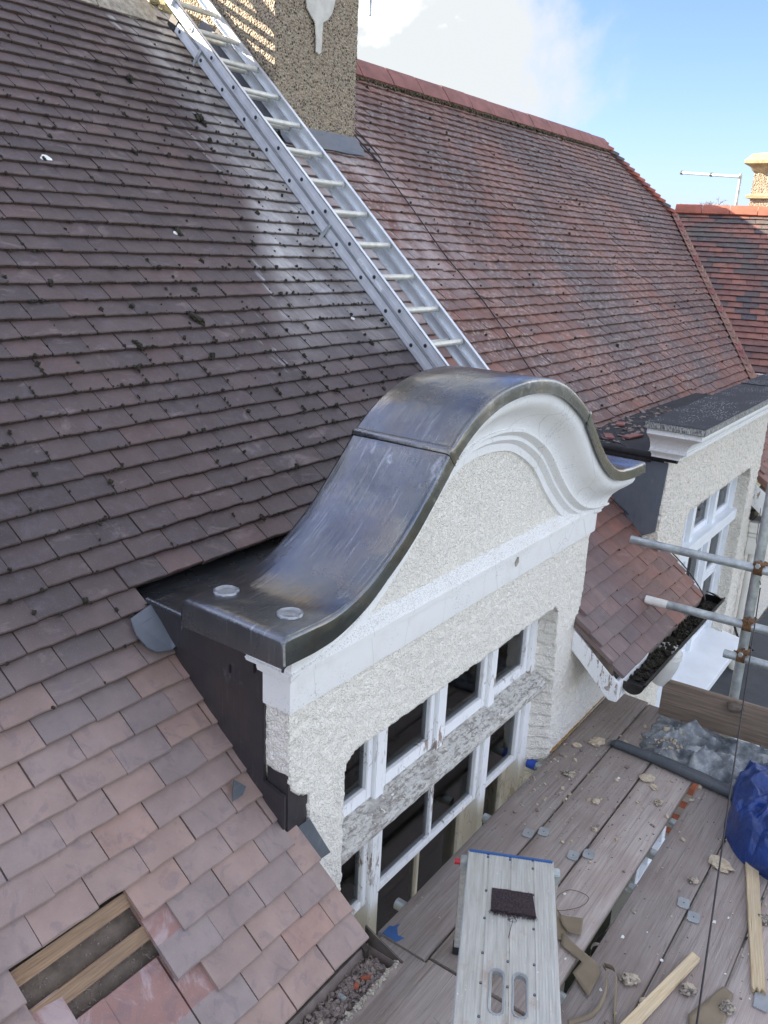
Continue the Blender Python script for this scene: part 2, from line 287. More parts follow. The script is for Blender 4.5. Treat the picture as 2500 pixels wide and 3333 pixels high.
wv = m.voro(5, None, 'DISTANCE_TO_EDGE'); b = m.bump(m.noise(9, 5, .65, None, 1.5), .8, .02); m.bump(m.noise(500, 1, .5), .15, .001, b); MT['blue_tarp'] = m.m
m = M('crumpled_lead', .6, .25); c = m.ramp(m.noise(9, 6, .65), [(.32, (.10, .115, .13)), (.5, (.24, .265, .285)), (.66, (.52, .55, .56))])
c = m.mix(m.math('MULTIPLY', m.mask(m.noise(14, 4, .6), .6, .7), .5), c, (.30, .28, .18)); m.color(c); m.bump(m.noise(28, 5, .7), .7, .008); MT['crumpled_lead'] = m.m
m = M('mortar_stone', .9); c = m.ramp(m.noise(30, 5, .7), [(.3, (.42, .34, .24)), (.6, (.58, .50, .38)), (.8, (.66, .60, .50))]); m.color(c); m.bump(m.noise(80, 5, .7), .9, .006); MT['mortar_stone'] = m.m
m = M('pebbly_stone', .9); v = m.voro(150, None, 'F1', 'Color'); sp_ = m.node('ShaderNodeSeparateColor'); m.link(v, sp_.inputs[0]); c = m.ramp(sp_.outputs[0], [(0, (.06, .05, .045)), (.5, (.24, .21, .17)), (1, (.48, .43, .35))]); c = m.mix(m.mask(m.noise(22, 4, .6), .48, .60), c, (.50, .43, .33)); m.color(c); m.bump(m.noise(120, 5, .7), .9, .006); MT['pebbly_stone'] = m.m
mk('grit', (.24, .20, .18), .9, 0, .5, 300, .5, 300, .003)
mk('mortar', (.36, .33, .27), .95, 0, .4, 25, 1., 60, .012)
mk('bedding', (.11, .10, .06), .95, 0, .6, 40, 1., 90, .006)
mk('smooth_patch', (.55, .54, .48), .7, 0, .2, 8, .3, 40, .002)
mk('moss', (.035, .032, .020), 1., 0, .7, 120, 1., 200, .010)
mk('underlay', (.125, .10, .08), .95, 0, .45, 14, .8, 60, .006)
mk('dark_wood', (.075, .062, .052), .9, 0, .4, 20, .5, 60, .003)
mk('gutter_brown', (.21, .175, .155), .55, 0, .25, 20, .3, 60, .002)
mk('gutter_black', (.018, .016, .015), .35, 0, .5, 20, .5, 60, .003)
mk('pipe_white', (.72, .72, .68), .45, 0, .12, 5, .1)
mk('dark_room', (.011, .011, .010), .9, 0, .4)
mk('ridge_tile', (.34, .105, .065), .75, 0, .25, 6, .5, 90, .003)
mk('valley_clay', (.25, .145, .11), .8, 0, .25, 9, .5, 90, .003)
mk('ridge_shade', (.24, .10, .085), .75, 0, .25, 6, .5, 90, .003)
mk('stone_cap', (.33, .29, .17), .9, 0, .3, 12, .8, 40, .01)
mk('lichen_white', (.72, .74, .70), .9, 0, .1)
mk('brick', (.33, .10, .055), .85, 0, .3, 12, .5, 80, .003)
mk('brick_mortar', (.35, .30, .26), .9)
mk('grass', (.060, .068, .045), .95, 0, .4, 2)
mk('twig', (.12, .085, .07), .9)
mk('slate_grey', (.30, .32, .33), .7)
mk('slate_grey2', (.12, .10, .10), .75, 0, .25, 9, .5, 90, .003)
mk('dark_membrane', (.035, .042, .055), .5, 0, .3, 6, .3, 30, .003)
mk('orange_stain', (.32, .18, .05), .9, 0, .4, 20, .5)
mk('rag_dark', (.03, .03, .03), .9)
# window glass: thin pane, mostly reflecting or clear
m = bpy.data.materials.new('window_glass'); m.use_nodes = True; t = m.node_tree; t.nodes.clear()
o_ = nn(t, 'ShaderNodeOutputMaterial'); mxs = nn(t, 'ShaderNodeMixShader'); tr = nn(t, 'ShaderNodeBsdfTransparent'); tr.inputs['Color'].default_value = (.55, .58, .58, 1)
gl = nn(t, 'ShaderNodeBsdfGlossy'); gl.inputs['Roughness'].default_value = .04; fr = nn(t, 'ShaderNodeFresnel'); fr.inputs['IOR'].default_value = 1.5
t.links.new(fr.outputs[0], mxs.inputs[0]); t.links.new(tr.outputs[0], mxs.inputs[1]); t.links.new(gl.outputs[0], mxs.inputs[2]); t.links.new(mxs.outputs[0], o_.inputs[0]); MT['window_glass'] = m

# ------------------------------------------------------------------ mesh helpers
def link(o, parent=None):
    COL.objects.link(o)
    if parent is not None: o.parent = parent
    return o
def tag(o, label=None, cat=None, group=None, kind=None):
    if label: o['label'] = label
    if cat: o['category'] = cat
    if group: o['group'] = group
    if kind: o['kind'] = kind
    return o
def empty(name, loc=(0, 0, 0)):
    o = bpy.data.objects.new(name, None); o.location = loc; o.empty_display_size = .1; COL.objects.link(o); return o
class MB:
    def __init__(s): s.v = []; s.f = []
    def add(s, vs, fs):
        b = len(s.v); s.v += [tuple(v) for v in vs]; s.f += [tuple(i + b for i in f) for f in fs]; return s
    def box(s, x0, x1, y0, y1, z0, z1, mat=None):
        vs = [Vector((x, y, z)) for z in (z0, z1) for y in (y0, y1) for x in (x0, x1)]
        if mat is not None: vs = [mat @ v for v in vs]
        return s.add(vs, [(0, 2, 3, 1), (4, 5, 7, 6), (0, 1, 5, 4), (2, 6, 7, 3), (0, 4, 6, 2), (1, 3, 7, 5)])
    def prism(s, pts, off):
        n = len(pts); off = Vector(off); a = [Vector(p) for p in pts]; vs = a + [p + off for p in a]
        return s.add(vs, [tuple(range(n))[::-1], tuple(range(n, 2 * n))] + [(i, (i + 1) % n, n + (i + 1) % n, n + i) for i in range(n)])
    def tube(s, pts, r, n=12, cap=True, rs=None, hollow=False):
        pts = [Vector(p) for p in pts]; b = []; k = len(pts)
        up = Vector((0, 0, 1)) if abs((pts[1] - pts[0]).normalized().z) < .9 else Vector((1, 0, 0))
        for i, p in enumerate(pts):
            d = (pts[min(i + 1, k - 1)] - pts[max(i - 1, 0)]).normalized(); a = d.cross(up).normalized(); c = a.cross(d).normalized(); rr = rs[i] if rs else r
            b += [p + (a * math.cos(2 * math.pi * j / n) + c * math.sin(2 * math.pi * j / n)) * rr for j in range(n)]
        fs = [(i * n + j, (i + 1) * n + j, (i + 1) * n + (j + 1) % n, i * n + (j + 1) % n) for i in range(k - 1) for j in range(n)]
        if cap: fs += [tuple(range(n)), tuple(range((k - 1) * n, k * n))[::-1]]
        return s.add(b, fs)
    def grid(s, rows, close=False):
        n = len(rows[0]); vs = [p for r in rows for p in r]
        fs = [(i * n + j, i * n + (j + 1) % n, (i + 1) * n + (j + 1) % n, (i + 1) * n + j) for i in range(len(rows) - 1) for j in range(n if close else n - 1)]
        return s.add(vs, fs)
    def build(s, name, mat, parent=None, smooth=None, bevel=0, origin=None):
        me = bpy.data.meshes.new(name); vs = s.v
        if origin is not None: vs = [tuple(Vector(v) - Vector(origin)) for v in vs]
        me.from_pydata(vs, [], s.f); me.validate(); bm = bmesh.new(); bm.from_mesh(me)
        bmesh.ops.recalc_face_normals(bm, faces=bm.faces)
        if bevel: bmesh.ops.bevel(bm, geom=[e for e in bm.edges if e.is_manifold and e.calc_face_angle(0) > .6], offset=bevel, segments=2, affect='EDGES', clamp_overlap=True)
        bm.to_mesh(me); bm.free()
        if smooth is not None:
            me.shade_smooth(); me.set_sharp_from_angle(angle=R(smooth))
        me.materials.append(MT[mat] if isinstance(mat, str) else mat); o = bpy.data.objects.new(name, me)
        if origin is not None: o.location = Vector(origin)
        return link(o, parent)
def curve_pts(p, n=6):                           # Catmull-Rom through points
    P = [Vector(q) for q in p]; P = [P[0] * 2 - P[1]] + P + [P[-1] * 2 - P[-2]]; o = []
    for i in range(1, len(P) - 2):
        for j in range(n):
            t = j / n; a, b, c, d = P[i - 1], P[i], P[i + 1], P[i + 2]
            o.append(.5 * ((2 * b) + (c - a) * t + (2 * a - 5 * b + 4 * c - d) * t * t + (-a + 3 * b - 3 * c + d) * t ** 3))
    return o + [P[-2]]
def nz3(p, f): return noise.noise_vector(Vector(p) * f)

# ------------------------------------------------------------------ ground
MB().box(-60, 90, -60, 60, -5.6, -5.5).build('ground', 'grass')['kind'] = 'structure'

# ------------------------------------------------------------------ roof tiles
G, TW = .0915, .1695
def tile_mesh(camber, seed, w=TW - .004, ln=.262, tk=.0155, sl=.145):
    r = random.Random(seed); nx = 4; vs = []; j = [r.uniform(-.0022, .0022) for _ in range(nx + 1)]; jh = [r.uniform(-.0008, .0008) for _ in range(nx + 1)]
    for v in (0., .004, ln):
        for i in range(nx + 1):
            u = i / nx; h = .006 - sl * max(v, 0) - camber * (2 * u - 1) ** 2 + (jh[i] if v < .1 else 0)
            if v == 0.: h -= .0035
            vs.append((u * w - w / 2, v + (j[i] if v < .1 else 0), h))
    for v in (0., ln):
        for i in range(nx + 1):
            u = i / nx; vs.append((u * w - w / 2, v + (j[i] if v < .1 else 0), .006 - sl * v - camber * (2 * u - 1) ** 2 - tk))
    k = nx + 1; f = []
    for i in range(nx):
        f += [(i, i + 1, k + i + 1, k + i), (k + i, k + i + 1, 2 * k + i + 1, 2 * k + i), (3 * k + i, i + 3 * k + 1, i + 1, i)[::1], ]
    f += [(4 * k, 3 * k, 0, k, 2 * k), (3 * k + nx, 4 * k + nx, 2 * k + nx, k + nx, nx), (3 * k, 4 * k, 4 * k + nx, 3 * k + nx)]
    return vs, f
VAR = {'flat': [tile_mesh(.0012, i) for i in range(8)], 'thick': [tile_mesh(.0016, 40 + i, tk=.021, sl=.19) for i in range(8)], 'camber': [tile_mesh(.0048, 20 + i, tk=.021, sl=.19) for i in range(8)]}
VARM = {}
def var_mesh(kind, i, mat):
    key = (kind, i, mat)
    if key not in VARM:
        me = bpy.data.meshes.new('roof_tile'); me.from_pydata(VAR[kind][i][0], [], VAR[kind][i][1]); me.materials.append(MT[mat]); VARM[key] = me
    return VARM[key]
def place_tiles(tiles, root, mat, limit=300):
    """tiles: (matrix, kind, variant, tint, clipw0, clipw1); biggest in view become parts, the rest one mesh"""
    def size(t):
        p = t[0].translation - CAMP; z = p.dot(cf); a, b = p.dot(cr) / max(z, .01), p.dot(cu) / max(z, .01)
        if z < .1 or abs(a) > 1250 / 2730 + .03 or abs(b) > 1667 / 2730 + .03: return 0
        return abs(t[0].to_3x3().col[2].normalized().dot(p.normalized())) / p.length_squared * (t[5] - t[4])
    tiles = sorted(tiles, key=size, reverse=True); V = []; F = []; T = []
    for n, (mt, kind, vi, tint, c0, c1) in enumerate(tiles):
        if n < limit:
            if c0 > 0 or c1 < 1:
                vs, fs = VAR[kind][vi]; w = TW - .004; me = bpy.data.meshes.new('roof_tile')
                me.from_pydata([(min(max(v[0], -w / 2 + c0 * w), -w / 2 + c1 * w), v[1], v[2]) for v in vs], [], fs); me.materials.append(MT[mat])
            else: me = var_mesh(kind, vi, mat)
            o = bpy.data.objects.new('roof_tile', me); o.matrix_world = mt; o.color = (tint, 0, 0, 1); link(o, root)
        else:
            vs, fs = VAR[kind][vi]; b = len(V); w = TW - .004
            if c0 > 0 or c1 < 1: vs = [(min(max(v[0], -w / 2 + c0 * w), -w / 2 + c1 * w), v[1], v[2]) for v in vs]
            V += [tuple(mt @ Vector(v)) for v in vs]; F += [tuple(i + b for i in f) for f in fs]; T += [tint] * len(vs)
    if V:
        me = bpy.data.meshes.new('tile_field'); me.from_pydata(V, [], F); me.materials.append(MT[mat])
        at = me.attributes.new('tint', 'FLOAT', 'POINT'); at.data.foreach_set('value', T)
        o = bpy.data.objects.new('tile_field', me); o.color = (0, 0, 0, 1); o['kind'] = 'stuff'; link(o, root)

roof = empty('tiled_roof', (0, 0, 0)); tag(roof, 'large sloping plain clay tile roof, dark plum on the left and red on the right', 'roof')
def xmax(s): return 12.236 - .42 * (s - 3.92) if s > 3.919 else 9.785 + (s - 1.272) * .926
tiles = []
K = 56
def occ(a, b, lo, hi):                            # part of the tile [a,b] left of / right of an obstacle
    return not (b <= lo or a >= hi)
HOLE = {(3, 0), (4, 0), (5, 0)}
sag = lambda X, s: .010 * noise.noise(Vector((X * .55, s * .9, 3))) + .004 * noise.noise(Vector((X * 2.1, s * 3, 9)))
for k in range(K):
    s0 = k * G + (.0 if k else -.004); n0 = -8
    first = 1.5625 if k % 2 == 0 else 1.4775
    for q in range(-14, 72):
        xc = first + q * TW + .0847                # tile centre; joints sit at first + q*TW
        if k % 2 == 0 and xc > 3.5: pass
        a, b = xc - TW / 2, xc + TW / 2; c0, c1 = 0., 1.
        if a > 12.4: break
        mid = s0 + .03
        if k == 0 and random.random() < 0: continue
        if b > xmax(mid + G): c1 = max(0., (xmax(mid) - a) / TW)
        if c1 < .12: continue
        c1 = min(c1, 1.)
        skip = False
        for (lo, hi, lo2, hi2, top) in ((1.679, 3.985, 1.737, 3.925, 1.35), (5.165, 8.02, 5.36, 7.93, 1.27)):
            L0, H0 = (lo2, hi2) if s0 < .30 else (lo, hi)
            if s0 >= top: continue
            if a >= L0 and b <= H0: skip = True; break
            if a < L0 < b:
                c1 = min(c1, (L0 - a) / TW)
            if a < H0 < b: c0 = max(c0, (H0 - a) / TW)
        if s0 < 1.2 and 8.02 < xc < 9.9 and False: skip = True
        if skip or c1 - c0 < .14: continue
        # chimney footprint
        if 4.43 < xc < 5.24 and s0 > 4.03: continue
        if s0 > 4.03 and a < 4.42 < b: c1 = min(c1, (4.41 - a) / TW)
        if s0 > 4.03 and a < 5.26 < b: c0 = max(c0, (5.265 - a) / TW)
        if c1 - c0 < .1: continue
        if s0 > 4.97 and xc > 5: continue
        # stripped patch by the eaves
        if (k in (3, 5) and .80 < xc < 1.14) or (k == 2 and .88 < xc < 1.22) or (k == 4 and .71 < xc < 1.22): continue
        right = xc > 4.55 + .2 * noise.noise(Vector((0, s0 * 4, 0))) or (xc > 3.9 and s0 < 1.3)
        kind = 'camber' if (right and s0 > 1.3) else ('thick' if s0 > 1.0 or xc > 3 else 'flat')
        jx = random.gauss(0, .0012); js = random.gauss(0, .0016 if not right else .0028); jh = random.gauss(0, .0007)
        if right and random.random() < .02: js -= .012
        o_ = RP(xc + jx, s0 + js, jh + sag(xc, s0)); rot = Matrix((Vector((1, 0, 0)), UPV, NRM)).transposed().to_4x4()
        mt = Matrix.Translation(o_) @ rot @ Matrix.Rotation(random.gauss(0, .006), 4, 'Z') @ Matrix.Rotation(random.gauss(0, .006), 4, 'Y')
        cl = noise.noise(Vector((xc * 1.2, s0 * 1.6, 5))) * .5 + .5
        bare = .996 if (k == 1 and .80 < xc < 1.32) else (.999 if k == 3 and 1.14 < xc < 1.31 else (.9975 if k == 2 and .71 < xc < .88 else 0))
        tiles.append((mt, kind, random.randrange(8), bare if bare else min(.985, max(.001, .55 * random.random() + .6 * cl - .08)), c0, c1))
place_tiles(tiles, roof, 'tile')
# underlay beneath the tiles, the back slope and its far end
def RPz(X, s, h=0.): return tuple(RP(X, s, h))
u = MB()
cut = [(-1.2, 1.679, 0, 5.06), (1.679, 3.985, 1.37, 5.06), (3.985, 5.165, 0, 5.06), (5.165, 8.02, 1.30, 5.06)]
cut.append((.66, 1.3, .20, .62))
for ci, (x0, x1, s0, s1) in enumerate(cut):
    if ci == 4:
        u.prism([RPz(x0, s0, -.055), RPz(x1, s0, -.055), RPz(x1, s1, -.055), RPz(x0, s1, -.055)], -NRM * .004); continue
    u.prism([RPz(x0, s0, -.065), RPz(x1, s0, -.065), RPz(x1, s1, -.065), RPz(x0, s1, -.065)], -NRM * .02)
u.prism([RPz(8.02, 0, -.065), RPz(8.6, 0, -.065), RPz(9.7, 1.272, -.065), RPz(12.15, 3.92, -.065), RPz(11.65, 5.06, -.065), RPz(8.02, 5.06, -.065)], -NRM * .02)
u.build('underlay', 'underlay', roof)
rz = RP(0, 5.06, -.03); ry, rzz = rz.y, rz.z
MB().prism([(-1.2, ry, rzz), (11.65, ry, rzz), (12.5, ry + 3.6, rzz - 3.3), (-1.2, ry + 3.6, rzz - 3.3)], (0, 0, -.02)).build('back_slope', 'ridge_shade', roof)
MB().prism([(11.66, ry, rzz), (12.3, 2.6, 3.12), (13.2, 4.2, 2.2), (12.5, ry + 3.6, rzz - 3.3)], (0, 0, -.02)).build('hip_slope', 'ridge_shade', roof)
# exposed battens
for nm, (sa, sb) in (('a', (.500, .542)), ('b', (.398, .440))):
    mb = MB(); h0, h1 = -.052, -.024
    for x0, x1 in ((.70, 1.155),):
        c = [RP(x0, sa, h0), RP(x1, sa + .004, h0), RP(x1, sb + .004, h0), RP(x0, sb, h0)]; mb.prism(c, NRM * (h1 - h0))
    ctr = RP(.96, (sa + sb) / 2, -.05); o = mb.build('batten', 'roof_batten', roof, bevel=.0015, origin=ctr)
db = MB()
for i in range(260):
    x = random.uniform(.8, 1.2); s = random.uniform(.29, .58); p = RP(x, s, -.054); r = random.uniform(.0008, .0028)
    db.box(-r, r, -r * .7, r * .7, -r * .6, r * .6, Matrix.Translation(p) @ Euler((random.random() * 3, random.random() * 3, 0)).to_matrix().to_4x4())
for i in range(60):
    x = random.uniform(.85, 1.15); s = random.uniform(.3, .42); p = RP(x, s, -.052); d = Vector((random.uniform(-1, 1), random.uniform(-1, 1), random.uniform(-.2, .4))).normalized() * random.uniform(.01, .03)
    db.tube([p, p + d * .5 + Vector((0, 0, .003)), p + d], .0006, 3, False)
db.build('roof_debris', 'grit', roof)['kind'] = 'stuff'
for x, s in ((.925, .315), (1.02, .318), (1.095, .322), (.86, .305)):
    MB().tube([RP(x, s, -.030 + .0), RP(x, s, -.0265 + .0)], .0045, 8).build('nail_hole', 'black_rubber', roof)
# ridge tiles
def ridge_run(p0, p1, n, mat, parent, w=.13, drop=.10, name='ridge_tile', nrm=None, seg=8):
    p0, p1 = Vector(p0), Vector(p1); d = (p1 - p0) / n; side = Vector((-d.y, d.x, 0)).normalized(); up = side.cross(d).normalized()
    if up.z < 0: up = -up
    for i in range(n):
        a = p0 + d * (i + .012); b = p0 + d * (i + .988); rows = []
        dz = Vector((0, 0, random.gauss(0, .002)))
        for q, jj in ((a, 0), (b, 1)):
            ring = []
            for th, rr in [(t, 1) for t in np.linspace(-1, 1, seg + 1)] + [(t, .86) for t in np.linspace(1, -1, seg + 1)]:
                x = side * (w * rr * th); z = up * (drop * (1 - abs(th) ** 1.35) * 1.0 - (0 if rr == 1 else .016)); ring.append(q + x + z + dz)
            rows.append(ring)
        mb = MB().grid(rows, True); n_ = len(rows[0]); mb.f += [tuple(range(n_))[::-1], tuple(range(n_, 2 * n_))]
        mb.build(name, mat, parent, smooth=50)
rb = RP(0, 5.03, 0.0)
ridge_run((5.30, rb.y + .075, rb.z + .0), (11.75, rb.y + .075, rb.z + .0), 14, 'ridge_tile' and 'ridge_shade', roof, .125, .15)
ridge_run((-.6, rb.y + .06, rb.z - .05), (4.05, rb.y + .06, rb.z - .05), 10, 'mortar', roof, .13, .14)
# crumbling bedding mortar under the ridge
mm = MB()
for i in range(700):
    x = random.uniform(5.3, 11.6); p = RP(x, 4.985 + random.gauss(0, .010), .008 + random.gauss(0, .005)); r = random.uniform(.005, .014)
    mm.box(-r * 1.6, r * 1.6, -r * .6, r * .6, -r * .6, r * .6, Matrix.Translation(p) @ Euler((random.random(), random.random(), random.random())).to_matrix().to_4x4())
mm.build('bedding_mortar', 'bedding', roof)['kind'] = 'stuff'
# bonnet tiles on the hip and valley tiles
hdir = (Vector((11.70, 3.53, 4.09)) - WP0).normalized(); hside = hdir.cross(Vector((0, 0, 1))).normalized(); hup = hside.cross(hdir).normalized()
if hup.z < 0: hup = -hup
MB().tube([WP0 + hdir * -.05 - hup * .02, WP0 + hdir * 1.38 - hup * .02], .055, 10).build('hip_bedding', 'ridge_shade', roof)
for i in range(14):
    p = WP0 + hdir * (i * .100 - .03) - hup * .018; rows = []
    for v, lift, w in ((-.015, .052, .080), (0, .056, .082), (.15, .012, .06)):
        rows.append([p + hdir * v + hside * (w * math.sin(t)) * 1.1 + hup * (lift + .055 * (math.cos(t) - .6)) for t in np.linspace(-1.5, 1.5, 9)])
    rows = [[q - hup * .016 for q in rows[1]]] + rows
    MB().grid(rows).build('bonnet_tile', random.choice(('ridge_tile', 'ridge_shade', 'slate_grey2')), roof, smooth=45)
wing = empty('wing_roof', (0, 0, 0)); tag(wing, 'red tiled roof of the far wing, its top right corner in sunlight', 'roof')
def WPt(a, s, h=0.): return WP0 + WD * a + WU * s + WN * h          # along ridge towards the right, up the slope (0 at the ridge)
vdir = (Vector((9.785, .631, 1.387)) - WP0); vl = vdir.length; va, vs_ = vdir.dot(WD) / vl, vdir.dot(WU) / vl
Gw = G * ST / WU.z * 1.0; wt = []
nrow = 32; wvar = VAR['camber']
for k in range(1, nrow):
    s = -k * Gw; avl = (-s) / (-vs_) * va if vs_ else 0
    off = (.5 if k % 2 else 0) * TW
    for q in range(-2, 40):
        ac = avl + .12 + q * TW * 1.0
        ag = math.floor((avl + .1) / TW) * TW + q * TW + off; a, b = ag - TW / 2, ag + TW / 2; c0 = 0
        if b < avl + .06: continue
        if a < avl + .045: c0 = (avl + .045 - a) / TW
        if ag > 3.2: break
        if c0 > .85: continue
        o_ = WPt(ag, s + random.gauss(0, .001), random.gauss(0, .0006)); xa = WD if WD.cross(WU).dot(WN) > 0 else -WD
        rot = Matrix((xa, WU, WN)).transposed().to_4x4()
        c1 = 1.
        if xa.dot(WD) < 0: c0, c1 = 0., 1 - c0
        wt.append((Matrix.Translation(o_) @ rot @ Matrix.Rotation(random.gauss(0, .004), 4, 'Z'), 'flat', random.randrange(8), random.random(), c0, c1))
place_tiles(wt, wing, 'wtile')
# valley tiles
for k in range(1, nrow - 1):
    s = -k * Gw; p = WPt((-s) / (-vs_) * va, s, .012); dd = -vdir.normalized()
    l = p + Vector((-.02, 0, 0)) + Vector((0, 0, .006)); r_ = p + WD * .075 + WN * .004 + dd * .03
    t0 = p - dd * .055 + WD * .024 + Vector((0, 0, .020)); top = dd * .14
    mb = MB().add([l, t0, r_, l + top, t0 + top - Vector((0, 0, .02)), r_ + top, *[q - Vector((0, 0, .012)) for q in (l, t0, r_)]], [(0, 1, 4, 3), (1, 2, 5, 4), (6, 7, 1, 0), (7, 8, 2, 1)])
    mb.build('valley_tile', 'valley_clay' if random.random() < .75 else 'ridge_shade', wing)
ridge_run(WPt(.03, .0, .03) + Vector((.09, 0, -.03)), WPt(3.2, .0, .03) + Vector((.09, 0, -.03)), 9, 'ridge_tile', wing, .13, .115)
MB().prism([WPt(-.1, 0, -.05), WPt(3.2, 0, -.05), WPt(3.2, -3.6, -.05), WPt(-2.5, -3.6, -.05)], -WN * .02).build('underlay', 'underlay', wing)
bk = Vector((.97, .24, -.65)); MB().prism([WPt(-.3, 0, -.02), WPt(3.2, 0, -.02), WPt(3.2, 0, -.02) + bk * 3, WPt(-.3, 0, -.02) + bk * 3], (0, 0, -.02)).build('back_slope', 'ridge_shade', wing)

# moss tufts and lichen
def blob(p, rx, ry, rz, rot, seed, mat, name, parent, sub=2, rough=.35):
    bm = bmesh.new(); bmesh.ops.create_icosphere(bm, subdivisions=sub, radius=1)
    for v in bm.verts:
        v.co *= 1 + rough * noise.noise(v.co * 1.9 + Vector((seed * 7.3, seed, 0))) + rough * .5 * noise.noise(v.co * 5 + Vector((seed, 0, 0)))
        v.co.x *= rx; v.co.y *= ry; v.co.z *= rz
    me = bpy.data.meshes.new(name); bm.to_mesh(me); bm.free(); me.materials.append(MT[mat]); me.shade_smooth()
    o = bpy.data.objects.new(name, me); o.matrix_world = Matrix.Translation(p) @ rot; return link(o, parent)
RROT = Matrix((Vector((1, 0, 0)), UPV, NRM)).transposed().to_4x4()
tuft = [blob((0, 0, 0), .026, .030, .015, Matrix(), i, 'moss', 'moss_tuft', roof, 3, 1.1).data for i in range(5)]
for o in [o for o in COL.objects if o.name.startswith('moss_tuft')]: bpy.data.objects.remove(o)
spots = [(2.722, 2.515, 1.7), (3.416, 4.287, 1.8), (3.773, 4.042, 2.0), (2.307, 2.396, 1.3), (3.784, 4.006, 1.2), (2.461, 3.508, .9), (2.977, 3.073, 1.3)]
for i in range(42):
    x = random.uniform(1.0, 4.0); k_ = random.randint(14, 50); spots.append((x, k_ * G + random.uniform(-.015, .01), random.uniform(.35, .95)))
for x, s, sc in spots:
    if x + .36 * 0 < 1.0 + .25 * s: x += .8
    o = bpy.data.objects.new('moss_tuft', random.choice(tuft)); sc *= .55; o.matrix_world = Matrix.Translation(RP(x, s, .004)) @ RROT @ Matrix.Rotation(random.uniform(-.6, .6), 4, 'Z') @ Matrix.Diagonal((sc * random.uniform(.6, .9), sc * random.uniform(.9, 1.5), sc * .8, 1)); link(o, roof)
mb = MB()
for i in range(3600):                              # crumbs of moss caught along the tile tails
    right = random.random() < .30
    if right: x = random.uniform(4.6, 11.5); k_ = random.randint(16, 54)
    else: x = random.uniform(.8, 4.4); k_ = int(random.triangular(11, 54, 25))
    s = k_ * G + random.gauss(-.003, .003)
    if x > xmax(s) - .1 or (s < 1.4 and 1.6 < x < 4.1): continue
    r = abs(random.gauss(0, .0020)) + .0010; j = (k_ % 2) * .085
    if random.random() < .3: x = 1.5625 - j + round((x - 1.5625 + j) / TW) * TW; s += random.uniform(0, .06); r *= 1.3
    p = RP(x, s, .004 + r * .3 - (s - k_ * G) * .1)
    mb.box(-r * 1.5, r * 1.5, -r, r, -r, r, Matrix.Translation(p) @ Euler((random.random() * 3, random.random() * 3, random.random() * 3)).to_matrix().to_4x4())
mb.build('moss_crumbs', 'moss', roof)['kind'] = 'stuff'
for x, s, r in ((2.475, 3.514, .034), (2.968, 3.069, .026), (3.844, 2.455, .016), (4.0, 1.7, .012)):
    mb = MB(); ring = [RP(x + r * math.cos(a) * random.uniform(.7, 1.1), s + r * .75 * math.sin(a) * random.uniform(.7, 1.1), .0065 - .115 * .04) for a in np.linspace(0, 6.28, 11)[:-1]]
    mb.prism(ring, NRM * .003); mb.build('lichen_patch', 'lichen_white', roof)

# ------------------------------------------------------------------ dash wall generator
def dash_wall(name, x0, x1, z0, z1, inside, depth, cell, mat, parent, amp=.004, y0=0., warp=None):
    nx, nz_ = int(round((x1 - x0) / cell)), int(round((z1 - z0) / cell)); ids = {}; vs = []; fs = []
    ins = np.zeros((nx + 2, nz_ + 2), bool)
    for i in range(nx):
        for j in range(nz_): ins[i + 1, j + 1] = inside(x0 + (i + .5) * cell, z0 + (j + .5) * cell)
    nd = max(1, int(round(depth / cell)))
    def vid(i, j, d):
        k = (i, j, d)
        if k not in ids:
            p = Vector((x0 + i * cell, y0 + depth * d / nd, z0 + j * cell))
            p = warp(p, d / nd) if warp else p; q = p + nz3(p, 34) * amp + nz3(p, 90) * amp * .5; ids[k] = len(vs); vs.append(tuple(q))
        return ids[k]
    for i in range(nx):
        for j in range(nz_):
            if not ins[i + 1, j + 1]: continue
            fs.append((vid(i, j, 0), vid(i + 1, j, 0), vid(i + 1, j + 1, 0), vid(i, j + 1, 0)))
            for di, dj, (a, b) in ((-1, 0, ((0, 0), (0, 1))), (1, 0, ((1, 1), (1, 0))), (0, -1, ((1, 0), (0, 0))), (0, 1, ((0, 1), (1, 1)))):
                if not ins[i + 1 + di, j + 1 + dj]:
                    for d in range(nd): fs.append((vid(i + a[0], j + a[1], d), vid(i + b[0], j + b[1], d), vid(i + b[0], j + b[1], d + 1), vid(i + a[0], j + a[1], d + 1)))
    me = bpy.data.meshes.new(name); me.from_pydata(vs, [], [f[::-1] for f in fs]); me.shade_smooth(); me.materials.append(MT[mat])
    # smooth the stair-stepped cell outline
    o = bpy.data.objects.new(name, me); bm = bmesh.new(); bm.from_mesh(me); bmesh.ops.recalc_face_normals(bm, faces=bm.faces)
    bm.to_mesh(me); bm.free(); return link(o, parent)

# ------------------------------------------------------------------ dormer with the curved gable
dm = empty('gabled_dormer', (2.84, 0, 0)); dm.location = (0, 0, 0)
tag(dm, 'cream rendered dormer with swan-neck gable capped in shiny new lead', 'dormer')
OX0, OX1, OZ = 1.975, 3.693, .925
def in1(x, z):
    wob = .006 * noise.noise(Vector((x * 22, z * 22, 0))); OX1 = 3.693 + max(0, .85 - z) * .112
    if OX0 < x < OX1 and z < OZ:
        r = .07; cx = OX0 + r if x < OX0 + r else (OX1 - r if x > OX1 - r else None)
        if cx is None or z < OZ - r: return False
        if math.hypot(x - cx, z - (OZ - r)) < r: return False
        return True
    if z > 1.262: return False
    if x < OX0 + .01:
        if z > 1.02: return x > 1.684 + wob
        if z > .895: return x > max(1.684 + wob, 1.684 + (1.02 - z) * .25) if z > .93 else (x > 1.715 + (.93 - z) * 1.2 + wob)
        return x > 1.785 + wob
    lim = 3.985 if z > .86 else (3.985 - (.86 - z) * .25 if z > .72 else 4.64)
    return x < lim + wob
